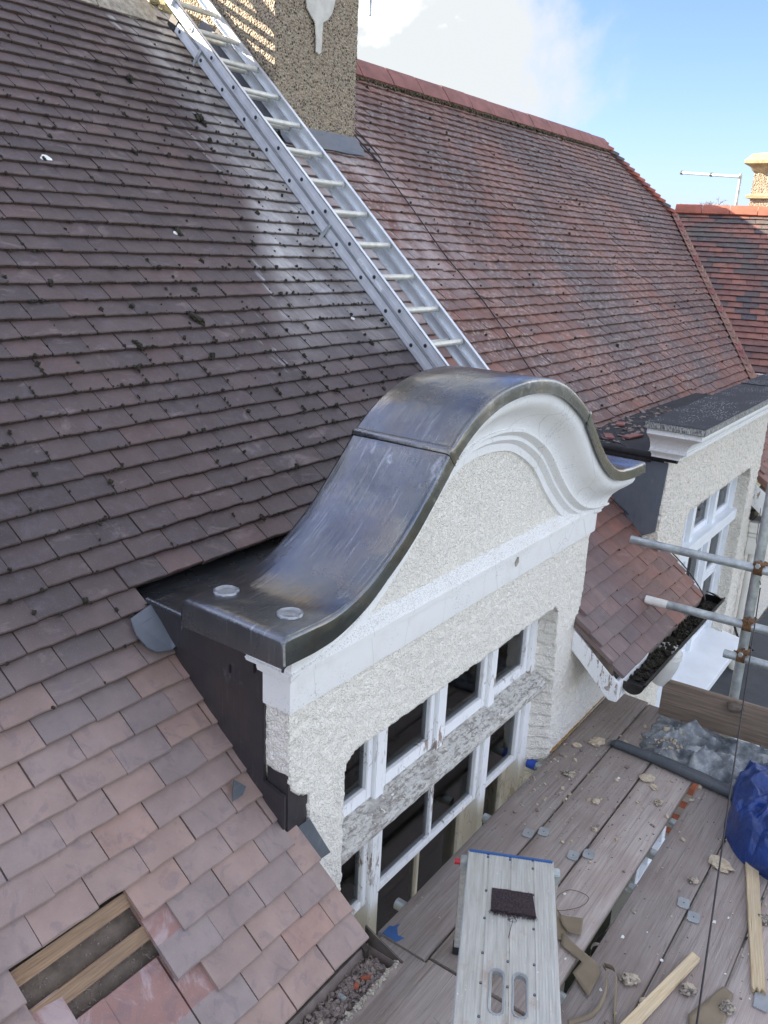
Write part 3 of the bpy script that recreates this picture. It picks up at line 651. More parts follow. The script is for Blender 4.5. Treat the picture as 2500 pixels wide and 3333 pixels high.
dash_wall('render_wall', 1.66, 4.65, -.46, 1.27, in1, .12, .008, 'cream_render', dm, .0048, warp=lambda p, t: Vector((p.x - t * max(0, min(.85 - p.z, 1.4)) * .105, p.y, p.z)) if (3.6 < p.x < 3.9 and t > 0 and p.z < .85) else p)
# tympanum panel under the curve, parapet body behind
prof = [(1.489, 1.614), (1.60, 1.611), (1.692, 1.613), (1.813, 1.645), (1.926, 1.705), (2.029, 1.776), (2.119, 1.857), (2.196, 1.931), (2.256, 1.989), (2.343, 2.053), (2.45, 2.108), (2.587, 2.148), (2.74, 2.163), (2.886, 2.157), (3.047, 2.130), (3.202, 2.072), (3.363, 1.982), (3.469, 1.893), (3.566, 1.800), (3.690, 1.704), (3.825, 1.636), (3.98, 1.608), (4.10, 1.602), (4.205, 1.600)]
CP = curve_pts([(x, 0, z) for x, z in prof], 5)
def nrm2(i, P):
    a = P[max(i - 1, 0)]; b = P[min(i + 1, len(P) - 1)]; d = (b - a).normalized(); return Vector((d.z, 0, -d.x)), d      # pointing down/inside
mb = MB(); inner = []
for i, p in enumerate(CP):
    n, d = nrm2(i, CP)
    if 1.72 < p.x < 3.98: inner.append(p + n * .18)
n_ = len(inner); tym = []
for p in inner:
    col = []
    zb = 1.40
    for j in range(15):
        z = zb + (max(p.z, zb + .002) - zb) * j / 14; q = Vector((p.x, 0, z)); q += nz3(q, 34) * .004 + nz3(q, 80) * .002; col.append(q)
    tym.append(col)
mb.grid(tym); mb.build('tympanum', 'cream_render', dm, smooth=80)
mb = MB(); bot = [Vector((p.x, .20, 1.25)) for p in CP if 1.66 < p.x < 4.0]; topc = [p + nrm2(i, CP)[0] * .02 for i, p in enumerate(CP) if 1.66 < p.x < 4.0]
rows = [[Vector((p.x, .012, 1.25)) for p in topc], [Vector((p.x, .012, p.z)) for p in topc], [Vector((p.x, .20, p.z)) for p in topc], [Vector((p.x, .20, 1.25)) for p in topc]]
mb.grid(rows); e0 = [r[0] for r in rows]; e1 = [r[-1] for r in rows]; mb.add(e0, [(0, 1, 2, 3)]); mb.add(e1, [(3, 2, 1, 0)]); mb.build('parapet', 'cream_render', dm)
# curved moulding: profile (projection p, distance d below the cap line)
MP = [(.10, .02), (.142, .03), (.146, .06), (.146, .082), (.138, .100), (.118, .118), (.090, .138), (.068, .160), (.056, .185), (.052, .205), (.060, .207), (.060, .216), (.050, .224), (.036, .230), (.030, .236), (.034, .245), (.034, .252), (.022, .262), (.012, .270), (.012, .300), (-.012, .304)]
XL, XR = 1.684, 3.985
rows = []
def zl(p, d): return 1.614 - d
rows.append([Vector((XL - p, .190 - .62 * max(0, d - .11), 1.612 - d)) for p, d in MP]); rows.append([Vector((XL - p, -p, 1.612 - d)) for p, d in MP])
for i, q in enumerate(CP):
    if q.x < 1.70 or q.x > 3.97: continue
    n, dd = nrm2(i, CP); f = min(1, (q.x - 1.70) / .08, (3.97 - q.x) / .08); f = max(0, f)
    n = (Vector((0, 0, -1)) * (1 - f) + n * f).normalized(); rows.append([Vector((q.x, -p, q.z)) + n * d for p, d in MP])
rows.append([Vector((XR + p, -p, 1.600 - d)) for p, d in MP]); rows.append([Vector((XR + p, .13, 1.600 - d)) for p, d in MP])
MB().grid(rows).build('curved_moulding', 'painted_render', dm, smooth=32)
# straight frieze with weathered ledge
FP = [(-.005, 1.238), (.016, 1.240), (.018, 1.248), (.018, 1.356), (.026, 1.362), (.040, 1.366), (.042, 1.386), (.036, 1.394), (-.004, 1.432)]
rows = [[Vector((XL - p, .095, z)) for p, z in FP], [Vector((XL - p, -p, z)) for p, z in FP]]
for x in np.linspace(XL, XR, 60)[1:-1]: rows.append([Vector((x, -p + .0012 * noise.noise(Vector((x * 9, z * 9, 1))), z + .0015 * noise.noise(Vector((x * 5, 3, 1))))) for p, z in FP])
rows += [[Vector((XR + p, -p, z)) for p, z in FP], [Vector((XR + p, .12, z)) for p, z in FP]]
MB().grid(rows).build('frieze', 'painted_render', dm, smooth=32)
MB().prism([(3.10, -.0195, 1.325), (3.12, -.0195, 1.345), (3.135, -.0195, 1.34), (3.14, -.0195, 1.315), (3.118, -.0195, 1.30), (3.105, -.0195, 1.305)], (0, .001, 0)).build('paint_chip', 'mortar', dm)
# lead capping in three bays with two welts
def cap_ring(q, n, lift=0., yf=-.165, yb=.235, drop=.060, rad=.014):
    pr = [(yb, .09), (yb + .001, rad), (yb - rad * .3, rad * .3), (yb - rad, 0), (.10, -.001), (-.02, 0), (yf + rad, 0), (yf + rad * .45, rad * .15), (yf + rad * .12, rad * .5), (yf, rad), (yf - .001, drop * .6), (yf - .003, drop), (yf + .006, drop + .001)]
    return [Vector((q.x, y, q.z)) + n * (d - lift) for y, d in pr]
def bay(xa, xb, name='lead_sheet', endcap=None, lift=0., drop=.056):
    rows = []
    idx = [i for i, q in enumerate(CP) if xa <= q.x <= xb]
    for i in idx:
        n, dd = nrm2(i, CP); f = 1 - min(1, max(0, (1.80 - CP[i].x) / .12)) * .0; dr = drop + .026 * max(0, min(1, (1.9 - CP[i].x) / .3)); rows.append(cap_ring(CP[i], n, lift, drop=dr))
    if endcap == 'L':
        q = CP[idx[0]]; n = Vector((0, 0, -1)); r0 = rows[0]; dr = .082
        ease = [[v + Vector((-.010, 0, -.004)) for v in r0], [v + Vector((-.014, 0, -.014)) for v in r0]]
        ybase = [Vector((q.x - .015, v.y, q.z - .088)) for v in r0]
        rows = [ybase, ease[1], ease[0]] + rows
    if endcap == 'R':
        q = CP[idx[-1]]; r0 = rows[-1]; rows += [[v + Vector((.008, 0, -.004)) for v in r0], [Vector((q.x + .010, v.y, q.z - .06)) for v in r0]]
    return MB().grid(rows).build(name, 'new_lead', dm, smooth=60)
bay(1.48, 2.262, endcap='L'); bay(2.255, 3.40, lift=.004); bay(3.392, 4.3, endcap='R', lift=0.)
for xw in (2.256, 3.396):
    i = min(range(len(CP)), key=lambda i: abs(CP[i].x - xw)); n, d = nrm2(i, CP); q = CP[i] + (d * ((xw - CP[i].x) / d.x)); rows = []
    for u in np.linspace(0, 1, 7):
        off = (u - .5) * .030; h = .0035 + .009 * math.sin(math.pi * u); rows.append([v for v in cap_ring(q + d * off, n, h, -.1665, .237, .062)])
    MB().grid(rows).build('lead_welt', 'new_lead', dm, smooth=60)
for cx, cy in ((1.600, .180), (1.608, -.066)):
    rows = []
    for r, h in ((.0385, -.002), (.038, .003), (.033, .0055), (.029, .0022), (.018, .003), (.001, .004)):
        rows.append([Vector((cx + (r + .0012 * random.gauss(0, 1) * (r > .025)) * math.cos(a), cy + (r + .001 * random.gauss(0, 1) * (r > .025)) * math.sin(a), 1.6125 + h)) for a in np.linspace(0, 2 * math.pi, 37)[:-1]])
    MB().grid(rows, True).build('lead_dot', 'solder', dm, smooth=60)
MB().tube([(1.4745, -.166, 1.600), (1.474, -.168, 1.57), (1.475, -.168, 1.538)], .004, 6).build('solder_seam', 'solder', dm, smooth=60)
# lead cheek, apron pieces, flat roof tray behind the gable
def yz(o, y): return .80 + .93 * y + o
ck = [(1.6835, .092, 1.255), (1.6835, .092, .90), (1.6835, .03, .80), (1.6835, -.03, .752), (1.6835, .30, 1.045), (1.6835, .64, 1.36), (1.6835, .66, 1.41), (1.6835, .40, 1.41), (1.6835, .20, 1.43), (1.6835, .12, 1.43)]
ck = [(.098, 1.50), (.098, .95), (.01, .93), (.01, .80), (.64, 1.385), (.64, 1.415), (.38, 1.405), (.18, 1.41), (.18, 1.50)]
mb = MB(); mb.prism([(1.672, y, z) for y, z in ck], (.014, 0, 0)); mb.build('lead_cheek', 'cheek_lead', dm, bevel=.002)
MB().prism([(1.662, .13, 1.44), (1.662, .13, 1.33), (1.662, .17, 1.318), (1.662, .24, 1.325), (1.662, .26, 1.34), (1.662, .26, 1.44)], (.009, 0, 0)).build('lead_flap', 'cheek_lead', dm, bevel=.002)
MB().prism([(1.664, .24, 1.44), (1.664, .24, 1.29), (1.664, .50, 1.30), (1.664, .62, 1.39), (1.664, .62, 1.42)], (.007, 0, 0)).build('lead_flap', 'cheek_lead', dm, bevel=.002)
MB().prism([(1.688, .008, 1.01), (1.688, .008, .715), (1.782, .008, .70), (1.790, .008, .895), (1.755, .008, .905), (1.72, .008, .94)], (0, .09, 0)).build('lead_corner', 'cheek_lead', dm, bevel=.003)
tray = MB(); rows = []
for x in np.linspace(1.665, 4.02, 60):
    rows.append([Vector((x, y, z + .004 * noise.noise(Vector((x * 3, y * 5, 0))))) for y, z in ((.19, 1.52), (.20, 1.45), (.22, 1.425), (.30, 1.418), (.45, 1.416), (.60, 1.412), (.66, 1.405), (.72, 1.41), (.76, 1.43))])
tray.grid(rows); tray.build('lead_tray', 'new_lead', dm, smooth=50)
MB().tube([(1.672, .64, 1.424), (1.668, .50, 1.422), (1.665, .36, 1.420), (1.664, .24, 1.420)], .009, 8).build('lead_roll', 'new_lead', dm, smooth=60)
# turned-down lead apron lying on the tiles left of the cheek
ap = [(1.575, 1.262), (1.563, 1.20), (1.575, 1.148), (1.60, 1.120), (1.65, 1.108), (1.683, 1.118), (1.69, 1.20), (1.69, 1.285), (1.63, 1.275)]
mb = MB(); top = [RP(x, s, .018 + (.006 if x < 1.66 else .02)) for x, s in ap]; mb.prism(top, NRM * -.005); mb.build('lead_apron', 'old_lead', dm, bevel=.0015)
bd = MB()
for i in range(22):
    f = i / 21; p = RP(1.668, 1.27 - .15 * f, .055 - .02 * f); bd.box(-.0016, .0016, -.003, .003, -.0016, .0016, Matrix.Translation(p) @ Euler((.7, 0, .3)).to_matrix().to_4x4())
bd.build('lead_weld', 'solder', dm)['kind'] = 'stuff'
mb = MB(); rows = []
for f in np.linspace(0, 1, 8):
    s = .40 - .125 * f; rows.append([RP(1.70, s, -.020), RP(1.735, s, -.020), RP(1.748, s, -.018), RP(1.760, s, -.012), RP(1.770, s, .002), RP(1.776, s, .008)])
mb.grid(rows); mb.build('lead_soaker', 'roll_lead', dm, smooth=60)
# ---- its window
wn = empty('casement_window', (0, 0, 0)); tag(wn, 'old peeling white window with a flaking grey transom, under the curved gable', 'window')
YF = .12
def bar(x0, x1, z0, z1, y0, y1, name, mat='peeling_paint', parent=None, bev=.004): return MB().box(x0, x1, y0, y1, z0, z1).build(name, mat, parent or wn, bevel=bev)
def sash(x0, x1, z0, z1, wl, wr, wb, wt_, y=.125, name='sash', mid=None):
    mb = MB(); mb.box(x0, x0 + wl, y, y + .045, z0, z1); mb.box(x1 - wr, x1, y, y + .045, z0, z1); mb.box(x0 + wl, x1 - wr, y + .001, y + .044, z0, z0 + wb); mb.box(x0 + wl, x1 - wr, y + .001, y + .044, z1 - wt_, z1)
    if mid: mb.box(mid - .011, mid + .011, y + .004, y + .04, z0 + wb, z1 - wt_)
    o = mb.build(name, 'peeling_paint', wn, bevel=.003)
    spans = [(x0 + wl, x1 - wr)] if not mid else [(x0 + wl, mid - .011), (mid + .011, x1 - wr)]
    for a, b in spans: MB().box(a - .003, b + .003, y + .020, y + .024, z0 + wb - .003, z1 - wt_ + .003).build('pane', 'window_glass', o)
ZT0, ZT1 = .425, .515
for x0, x1 in ((1.90, 1.975), (2.302, 2.365), (2.745, 2.812), (3.205, 3.270), (3.640, 3.72)): bar(x0, x1, ZT1 - .01, 1.0, .100, .20, 'mullion')
for x0, x1 in ((1.90, 1.975), (2.300, 2.365), (3.205, 3.270), (3.640, 3.72)): bar(x0, x1, -1.6, ZT0 + .01, .100, .20, 'mullion')
for a, b in ((1.975, 2.302), (2.365, 2.745), (2.812, 3.205), (3.270, 3.640)): sash(a, b, ZT1 + .004, .99, .034, .034, .055, .03, .118)
for a, b in ((1.975, 2.300), (3.270, 3.640)): sash(a, b, -.005, ZT0, .032, .032, .035, .03, .118)
sash(2.365, 3.205, -.005, ZT0, .034, .034, .035, .03, .118, mid=2.787)
for a, b, md in ((1.975, 2.300, None), (2.365, 3.205, 2.787), (3.270, 3.640, None)): sash(a, b, -1.5, .03, .05, .05, .06, .03, .170, 'lower_sash', md)
# transom: a chunky weathered drip rail
rows = []
for x in np.linspace(1.93, 3.70, 90):
    w = lambda k: .003 * noise.noise(Vector((x * 16, k, 0)))
    rows.append([Vector((x, y + w(i), z + w(i + 9))) for i, (y, z) in enumerate(((.13, .417), (.07, .415), (.028, .434), (.020, .448), (.020, .474), (.026, .486), (.060, .498), (.10, .514), (.13, .520)))])
mb = MB().grid(rows, True); k = 9; mb.f += [tuple(range(k)), tuple(range(len(rows) * k - k, len(rows) * k))[::-1]]; mb.build('transom', 'flaking_sill', wn, smooth=40)
tf = MB()
for i in range(150):                                # curling paint flakes
    x = random.uniform(1.99, 3.6); y = random.uniform(.03, .11); p = Vector((x, y, .486 + (y - .026) * .33 + .003)); a = random.uniform(.002, .007)
    tf.box(-a, a, -a * .6, a * .6, -.0006, .0006, Matrix.Translation(p) @ Euler((random.gauss(0, .5), random.gauss(0, .5), random.random() * 3)).to_matrix().to_4x4())
tf.build('paint_flakes', 'dirty_white', wn)['kind'] = 'stuff'
# dark room behind
rm = MB(); rm.box(1.86, 3.85, .30, 2.6, -2.0, 1.24); o = rm.build('room', 'dark_room', dm); o.data.flip_normals()
bpy.data.meshes[o.data.name]
me = o.data; bm = bmesh.new(); bm.from_mesh(me); bmesh.ops.delete(bm, geom=[f for f in bm.faces if all(abs(v.co.y - .30) < 1e-4 for v in f.verts)], context='FACES'); bm.to_mesh(me); bm.free()
for xx in (2.12, 2.62, 3.05, 3.45): MB().box(xx, xx + .07, .34, .36, -1.6, 1.1).build('curtain_edge', 'rag_dark', dm)

# ------------------------------------------------------------------ second dormer with a flat slab
d2 = empty('flat_topped_dormer', (0, 0, 0)); tag(d2, 'cream dormer with a black lichened slab and white cornice, beyond the curved gable', 'dormer')
PX0, PX1, PZ = 5.76, 7.585, .915
def in2(x, z):
    wob = .010 * noise.noise(Vector((x * 12, z * 12, 4)))
    if PX0 < x < PX1 and -.70 < z < PZ:
        r = .10; cx = PX0 + r if x < PX0 + r else (PX1 - r if x > PX1 - r else None)
        if cx is None or z < PZ - r: return False
        return math.hypot(x - cx, z - (PZ - r)) >= r
    if z > 1.45: return False
    if z > .86: return 5.175 + wob < x < 7.90 + wob
    if z > .60: return 5.175 + (.86 - z) * .9 + wob < x < 7.90 - (.86 - z) * .2 + wob
    if z > .36: return 5.36 + wob < x < 7.86 + wob
    return 4.66 < x < 7.97
dash_wall('render_wall', 4.66, 8.0, -1.3, 1.47, in2, .14, .0155, 'cream_render_rough', d2, .009)
SP = [(.06, 1.655), (.235, 1.640), (.235, 1.600), (.225, 1.592), (.205, 1.580), (.170, 1.560), (.140, 1.525), (.130, 1.495), (.138, 1.492), (.138, 1.478), (.110, 1.470), (.100, 1.452), (.085, 1.448), (.085, 1.430), (.03, 1.418), (-.01, 1.410)]
xl, xr = 5.17, 7.91
rows = [[Vector((xl - p, .09, z)) for p, z in SP], [Vector((xl - p, -p, z)) for p, z in SP], [Vector((xr + p, -p, z)) for p, z in SP], [Vector((xr + p, .20, z)) for p, z in SP]]
MB().grid(rows).build('cornice', 'painted_render', d2, smooth=30)
MB().box(xl - .255, xr + .255, -.255, .10, 1.632, 1.672).build('slab', 'slab_edge', d2, bevel=.004)
sl = MB(); rows = []
for x in np.linspace(xl - .252, xr + .252, 70): rows.append([Vector((x, y, 1.6745 + .002 * noise.noise(Vector((x * 5, y * 9, 0))))) for y in np.linspace(-.252, .098, 12)])
sl.grid(rows); sl.build('slab_felt', 'felted_slab', d2, smooth=60)
for xx in (7.1,): MB().box(xx - .004, xx + .004, -.25, .098, 1.672, 1.681).build('felt_joint', 'gutter_black', d2)
MB().box(5.16, 7.95, .03, .095, 1.36, 1.632).build('parapet_back', 'felt_black', d2)
MB().prism([(5.158, .0, 1.385), (5.158, .02, .93), (5.158, .10, .885), (5.158, .66, 1.40)], (.016, 0, 0)).build('lead_cheek', 'old_lead', d2, bevel=.002)
MB().box(5.135, 7.95, .10, .70, 1.375, 1.425).build('flat_roof', 'felt_black', d2, bevel=.01)
MB().tube([(5.14, -.06, 1.42), (5.14, .2, 1.425), (5.14, .68, 1.43)], .022, 10).build('felt_roll', 'felt_black', d2, smooth=60)
fd = MB()
for i in range(130):
    x, y = random.uniform(5.15, 6.9), random.uniform(.36, .70); r = random.uniform(.003, .014)
    fd.box(-r * 2, r * 2, -r, r, -r * .4, r * .4, Matrix.Translation((x, y, 1.428 + r * .3)) @ Euler((random.gauss(0, .2), random.gauss(0, .2), random.random() * 3)).to_matrix().to_4x4())
fd.build('roof_debris', 'grit', d2)['kind'] = 'stuff'
for x, y, a, l in ((5.42, .50, .5, .07), (5.55, .38, -.2, .09), (5.9, .6, .3, .06)): MB().box(-l, l, -.03, .03, -.006, .006, Matrix.Translation((x, y, 1.436)) @ Matrix.Rotation(a, 4, 'Z')).build('broken_tile', 'ridge_shade', d2)
w2 = empty('white_window', (0, 0, 0)); tag(w2, 'clean white window with sill, in the flat-topped dormer beyond the roof panel', 'window')
def wbar(x0, x1, z0, z1, y0, y1, name, parent=w2, bev=.004): return MB().box(x0, x1, y0, y1, z0, z1).build(name, 'white_paint', parent, bevel=bev)
def wsash(x0, x1, z0, z1, w=.05, y=.135):
    mb = MB(); mb.box(x0, x0 + w, y, y + .05, z0, z1); mb.box(x1 - w, x1, y, y + .05, z0, z1); mb.box(x0 + w, x1 - w, y + .001, y + .049, z0, z0 + w); mb.box(x0 + w, x1 - w, y + .001, y + .049, z1 - w, z1)
    o = mb.build('sash', 'white_paint', w2, bevel=.004); MB().box(x0 + w - .003, x1 - w + .003, y + .02, y + .024, z0 + w - .003, z1 - w + .003).build('pane', 'window_glass', o)
xs = [5.76, 6.47, 6.95, 7.585]
xs = [5.745, 6.37, 6.98, 7.60]
for x in xs: wbar(x - .04, x + .04, .52, .99, .10, .22, 'mullion'); wbar(x - .04, x + .04, -.66, .44, .10, .22, 'mullion')
wbar(5.70, 7.62, .43, .525, .06, .22, 'transom')
for a, b in zip(xs[:-1], xs[1:]): wsash(a + .04, b - .04, .525, .98); wsash(a + .04, b - .04, -.02, .43); wsash(a + .04, b - .04, -.64, -.02)
MB().prism([(5.70, .22, -.625), (5.70, -.19, -.69), (5.70, -.19, -.76), (5.70, .22, -.76)], (1.94, 0, 0)).build('sill', 'white_paint', w2, bevel=.006)
MB().box(5.2, 7.8, .55, .57, -1., 1.2).build('room', 'dirty_white', d2)
MB().box(5.7, 7.6, .30, .305, .53, .97).build('blind', 'white_paint', w2)
# wall and eaves continuing to the right
w3 = MB(); rows = []
for x in np.linspace(7.9, 12.5, 90): rows.append([Vector((x, .02, z)) + nz3((x, 0, z), 20) * .01 for z in np.linspace(-1.6, .62, 50)])
w3.grid(rows); o = w3.build('far_wall', 'cream_render_rough', None, smooth=80); tag(o, 'rough cream rendered wall behind the scaffold pole at the right edge', 'wall')
# house wall below the deck, with brick base
hw = MB(); hw.box(-3, 12, 3.0, 7.2, -5.5, .6); hw.box(-3, 1.80, .0, .12, -5.5, .42); hw.box(1.80, 4.66, .02, .12, -5.5, -.80); hw.box(4.66, 6.0, .04, .14, -2.0, -1.28); hw.box(6.0, 12, .04, .14, -5.5, -1.28); hw.box(4.66, 6.0, .04, .14, -5.5, -2.9)
o = hw.build('house_wall', 'cream_render_rough'); tag(o, 'pale lower wall of the house seen down between window and deck boards', 'wall')
lw = empty('lower_window', (0, 0, 0)); tag(lw, 'white window far below, glimpsed through the wide gap between boards', 'window')
for x in (5.66, 5.96, 6.30): MB().box(x - .045, x + .045, -.10, .04, -2.9, -1.5).build('mullion', 'white_paint', lw, bevel=.004)
for z in (-1.55, -2.15, -2.85): MB().box(5.62, 6.34, -.11, .03, z - .05, z + .05).build('rail', 'white_paint', lw, bevel=.004)
o = MB().box(4.4, 5.58, -.30, -.26, -3.3, -1.6).build('debris_netting', 'felt_black'); tag(o, 'black netting hanging below the deck, seen through the wide gap', 'netting')
MB().box(5.62, 6.34, .0, .02, -2.9, -1.5).build('pane', 'window_glass', lw)
MB().box(5.6, 6.6, -.3, -.1, -3.1, -2.98).build('sill', 'white_paint', lw)
bp = empty('brick_pier', (0, 0, 0)); tag(bp, 'red brick pier below the deck, seen through the wide gap by the lead sheet', 'brick pier')
for r_ in range(10):
    for q in range(4):
        x = 6.55 + q * .225 + (r_ % 2) * .11; z = -1.75 - r_ * .075
        MB().box(x, x + .213, -.22, .0, z, z + .064).build('brick', 'brick', bp, bevel=.003)
MB().box(6.56, 7.55, -.212, .0, -2.5, -1.69).build('mortar_joints', 'brick_mortar', bp)

# ------------------------------------------------------------------ eaves joinery, gutters, downpipes
eb = empty('eaves_box', (0, 0, 0)); tag(eb, 'peeling white boxed eaves under the small tile panel beside the gabled dormer', 'eaves')
MB().prism([(3.925, .0, .70), (3.925, .0, .585), (3.925, -.235, .365), (3.925, -.275, .365), (3.925, -.275, .475)], (.022, 0, 0)).build('bargeboard', 'peeling_paint', eb, bevel=.003)
MB().box(3.947, 4.40, -.275, -.252, .355, .480).build('fascia', 'peeling_paint', eb, bevel=.003)
MB().box(4.40, 5.40, -.275, -.252, .40, .480).build('fascia', 'gutter_brown', eb, bevel=.003)
MB().prism([(3.93, -.25, .372), (3.93, .0, .575), (3.93, .0, .587), (3.93, -.25, .384)], (1.47, 0, 0)).build('soffit', 'dirty_white', eb)
MB().prism([(3.93, -.24, .55), (3.93, .0, .775), (3.93, .0, .72), (3.93, -.24, .49)], (.05, 0, 0)).build('undercloak', 'underlay', eb)
eb2 = empty('eaves_box', (0, 0, 0)); tag(eb2, 'flaking white bargeboard above the hopper head at the right edge', 'eaves')
MB().prism([(7.91, .03, .70), (7.91, .03, .50), (7.91, -.235, .30), (7.91, -.30, .30), (7.91, -.30, .475)], (.022, 0, 0)).build('bargeboard', 'peeling_paint', eb2, bevel=.003)
MB().box(7.932, 9.4, -.30, -.275, .33, .480).build('fascia', 'dirty_white', eb2)
eb3 = empty('eaves_box', (0, 0, 0)); tag(eb3, 'dark stained eaves board behind the debris filled gutter at bottom left', 'eaves')
MB().prism([(1.742, .0, .73), (1.742, .0, .40), (1.742, -.30, .36), (1.742, -.30, .47)], (-.02, 0, 0)).build('bargeboard', 'dark_wood', eb3)
MB().box(-1.2, 1.72, -.285, -.262, .34, .478).build('fascia', 'dark_wood', eb3)
MB().prism([(1.72, -.262, .345), (1.72, .0, .40), (1.72, .0, .412), (1.72, -.262, .357)], (-2.9, 0, 0)).build('soffit', 'dirty_white', eb3)
def gutter(x0, x1, yc, zc, r, mat, label, lip=.006, endcap=True):
    g = empty('gutter', (0, 0, 0)); tag(g, label, 'gutter'); rows = []
    ring = [(yc + (r) * math.cos(a), zc + r * math.sin(a)) for a in np.linspace(math.pi, 2 * math.pi, 13)]; rin = [(yc + (r - .004) * math.cos(a), zc + (r - .004) * math.sin(a)) for a in np.linspace(2 * math.pi, math.pi, 13)]
    full = ring + [(yc + r + lip, zc + .002), (yc + r + lip, zc + .010), (yc + r - .006, zc + .010)] + rin + [(yc - r, zc + .01)]
    n = max(2, int((x1 - x0) / .1))
    for i in range(n + 1):
        x = x0 + (x1 - x0) * i / n; dz = .003 * noise.noise(Vector((x * 2, 0, 0))); rows.append([Vector((x, 2 * yc - y if False else y, z + dz)) for y, z in full])
    # outer lip faces away from the wall
    rows = [[Vector((p.x, 2 * yc - p.y, p.z)) for p in r_] for r_ in rows]
    MB().grid(rows, True).build('channel', mat, g, smooth=40)
    for xe in ((x0, x1) if endcap else ()):
        pts = [(xe, 2 * yc - y, z) for y, z in ring]; MB().prism(pts, (.005 if xe == x1 else -.005, 0, 0)).build('stop_end', mat, g)
    return g
g1 = gutter(-1.0, 1.755, -.345, .462, .060, 'gutter_brown', 'brown half-round gutter full of grit at bottom left', .02)
def grit(parent, x0, x1, yc, z, hw, n, mat, name='grit', rmax=.007):
    mb = MB()
    for i in range(n):
        x = random.uniform(x0, x1); y = yc + random.gauss(0, hw * .5); y = max(yc - hw, min(yc + hw, y)); r = random.uniform(.0012, rmax) * random.random() + .001
        mb.box(-r * 1.3, r * 1.3, -r, r, -r * .8, r * .8, Matrix.Translation((x, y, z + r * .5 + .006 * noise.noise(Vector((x * 20, y * 20, 0))))) @ Euler((random.random() * 3, random.random() * 3, random.random() * 3)).to_matrix().to_4x4())
    o = mb.build(name, mat, parent); o['kind'] = 'stuff'; return o
def bed(parent, x0, x1, yc, z, hw, mat):
    rows = []
    for x in np.linspace(x0, x1, int((x1 - x0) / .02)): rows.append([Vector((x, yc + hw * t, z - .006 * abs(t) + .010 * noise.noise(Vector((x * 14, t * 3, 0))))) for t in np.linspace(-1, 1, 6)])
    MB().grid(rows).build('silt', mat, parent, smooth=60)['kind'] = 'stuff'
bed(g1, -.5, 1.74, -.345, .436, .050, 'grit'); grit(g1, .6, 1.74, -.34, .441, .045, 2600, 'grit'); grit(g1, .9, 1.75, -.405, .472, .010, 500, 'mortar', 'lip_grit', .005)
for x, y, a, mt in ((1.62, -.345, .5, 'brick'), (1.56, -.335, 1.4, 'slate_grey'), (1.66, -.35, 2.2, 'brick'), (1.45, -.35, .2, 'mortar_stone'), (1.36, -.33, 1.2, 'mortar_stone')):
    MB().box(-.016, .016, -.008, .008, -.004, .005, Matrix.Translation((x, y, .450)) @ Euler((.2, .3, a)).to_matrix().to_4x4()).build('shard', mt, g1, bevel=.002)
MB().prism([(1.757, -.42, .475), (1.757, -.27, .53), (1.757, -.27, .44), (1.757, -.345, .405), (1.757, -.40, .43)], (.006, 0, 0)).build('stop_plate', 'dark_wood', g1)
g2 = gutter(4.02, 5.56, -.325, .455, .062, 'gutter_black', 'black gutter choked with silt below the small tile panel', .004)
bed(g2, 4.05, 5.5, -.325, .432, .052, 'felt_black'); grit(g2, 4.1, 5.4, -.325, .438, .045, 700, 'moss', 'moss', .012)
MB().prism([(5.50, -.27, .50), (5.60, -.33, .455), (5.50, -.385, .47), (5.44, -.33, .52)], (0, 0, -.004)).build('torn_end', 'gutter_black', g2)
op = empty('gutter_outlet', (0, 0, 0)); tag(op, 'stained white outlet bowl hanging under the black gutter', 'drainpipe')
MB().tube([(4.62, -.325, .44), (4.62, -.325, .40), (4.62, -.322, .33), (4.62, -.31, .26), (4.62, -.29, .20)], .05, 20, True, [.062, .078, .072, .058, .045]).build('outlet', 'pipe_white', op, smooth=40)
for z, r in ((.40, .082), (.375, .081)): MB().tube([(4.62, -.325, z), (4.62, -.325, z + .008)], r, 20).build('outlet_rim', 'pipe_white', op, smooth=40)
dp = empty('downpipe', (0, 0, 0)); tag(dp, 'white downpipe with box hopper head beside the white window', 'drainpipe')
MB().tube([(8.02, -.07, .10), (8.02, -.07, -1.05), (8.02, -.08, -1.15), (8.06, -.13, -1.35), (8.08, -.15, -2.0)], .052, 18).build('pipe', 'pipe_white', dp, smooth=40)
h = MB(); h.box(7.90, 8.16, -.19, .0, .235, .33); h.box(7.92, 8.14, -.175, .0, .19, .235); h.box(7.885, 8.175, -.20, .0, .30, .335); h.box(7.93, 8.13, -.165, .0, .02, .19); h.build('hopper_head', 'pipe_white', dp, bevel=.008)
MB().tube([(8.03, -.10, .30), (8.03, -.11, .40), (8.03, -.13, .46)], .045, 14).build('inlet', 'slate_grey', dp, smooth=40)
MB().box(7.885, 8.1, -.03, .0, .36, .44).build('cavity', 'gutter_black', dp)
rc = MB(); rc.box(6.9, 11, -1.7, .0, -1.22, -1.18); o = rc.build('lower_flat_roof', 'dark_membrane'); tag(o, 'dark grey flat roof lower down beyond the toe board', 'roof')
cb = MB().tube(curve_pts([(7.98, -.02, -.72), (7.99, -.09, -.86), (8.25, -.12, -1.0), (8.5, -.14, -1.15)], 5), .012, 8).build('waste_pipe', 'cable_black'); tag(cb, 'thin black waste pipe behind the scaffold pole', 'pipe')

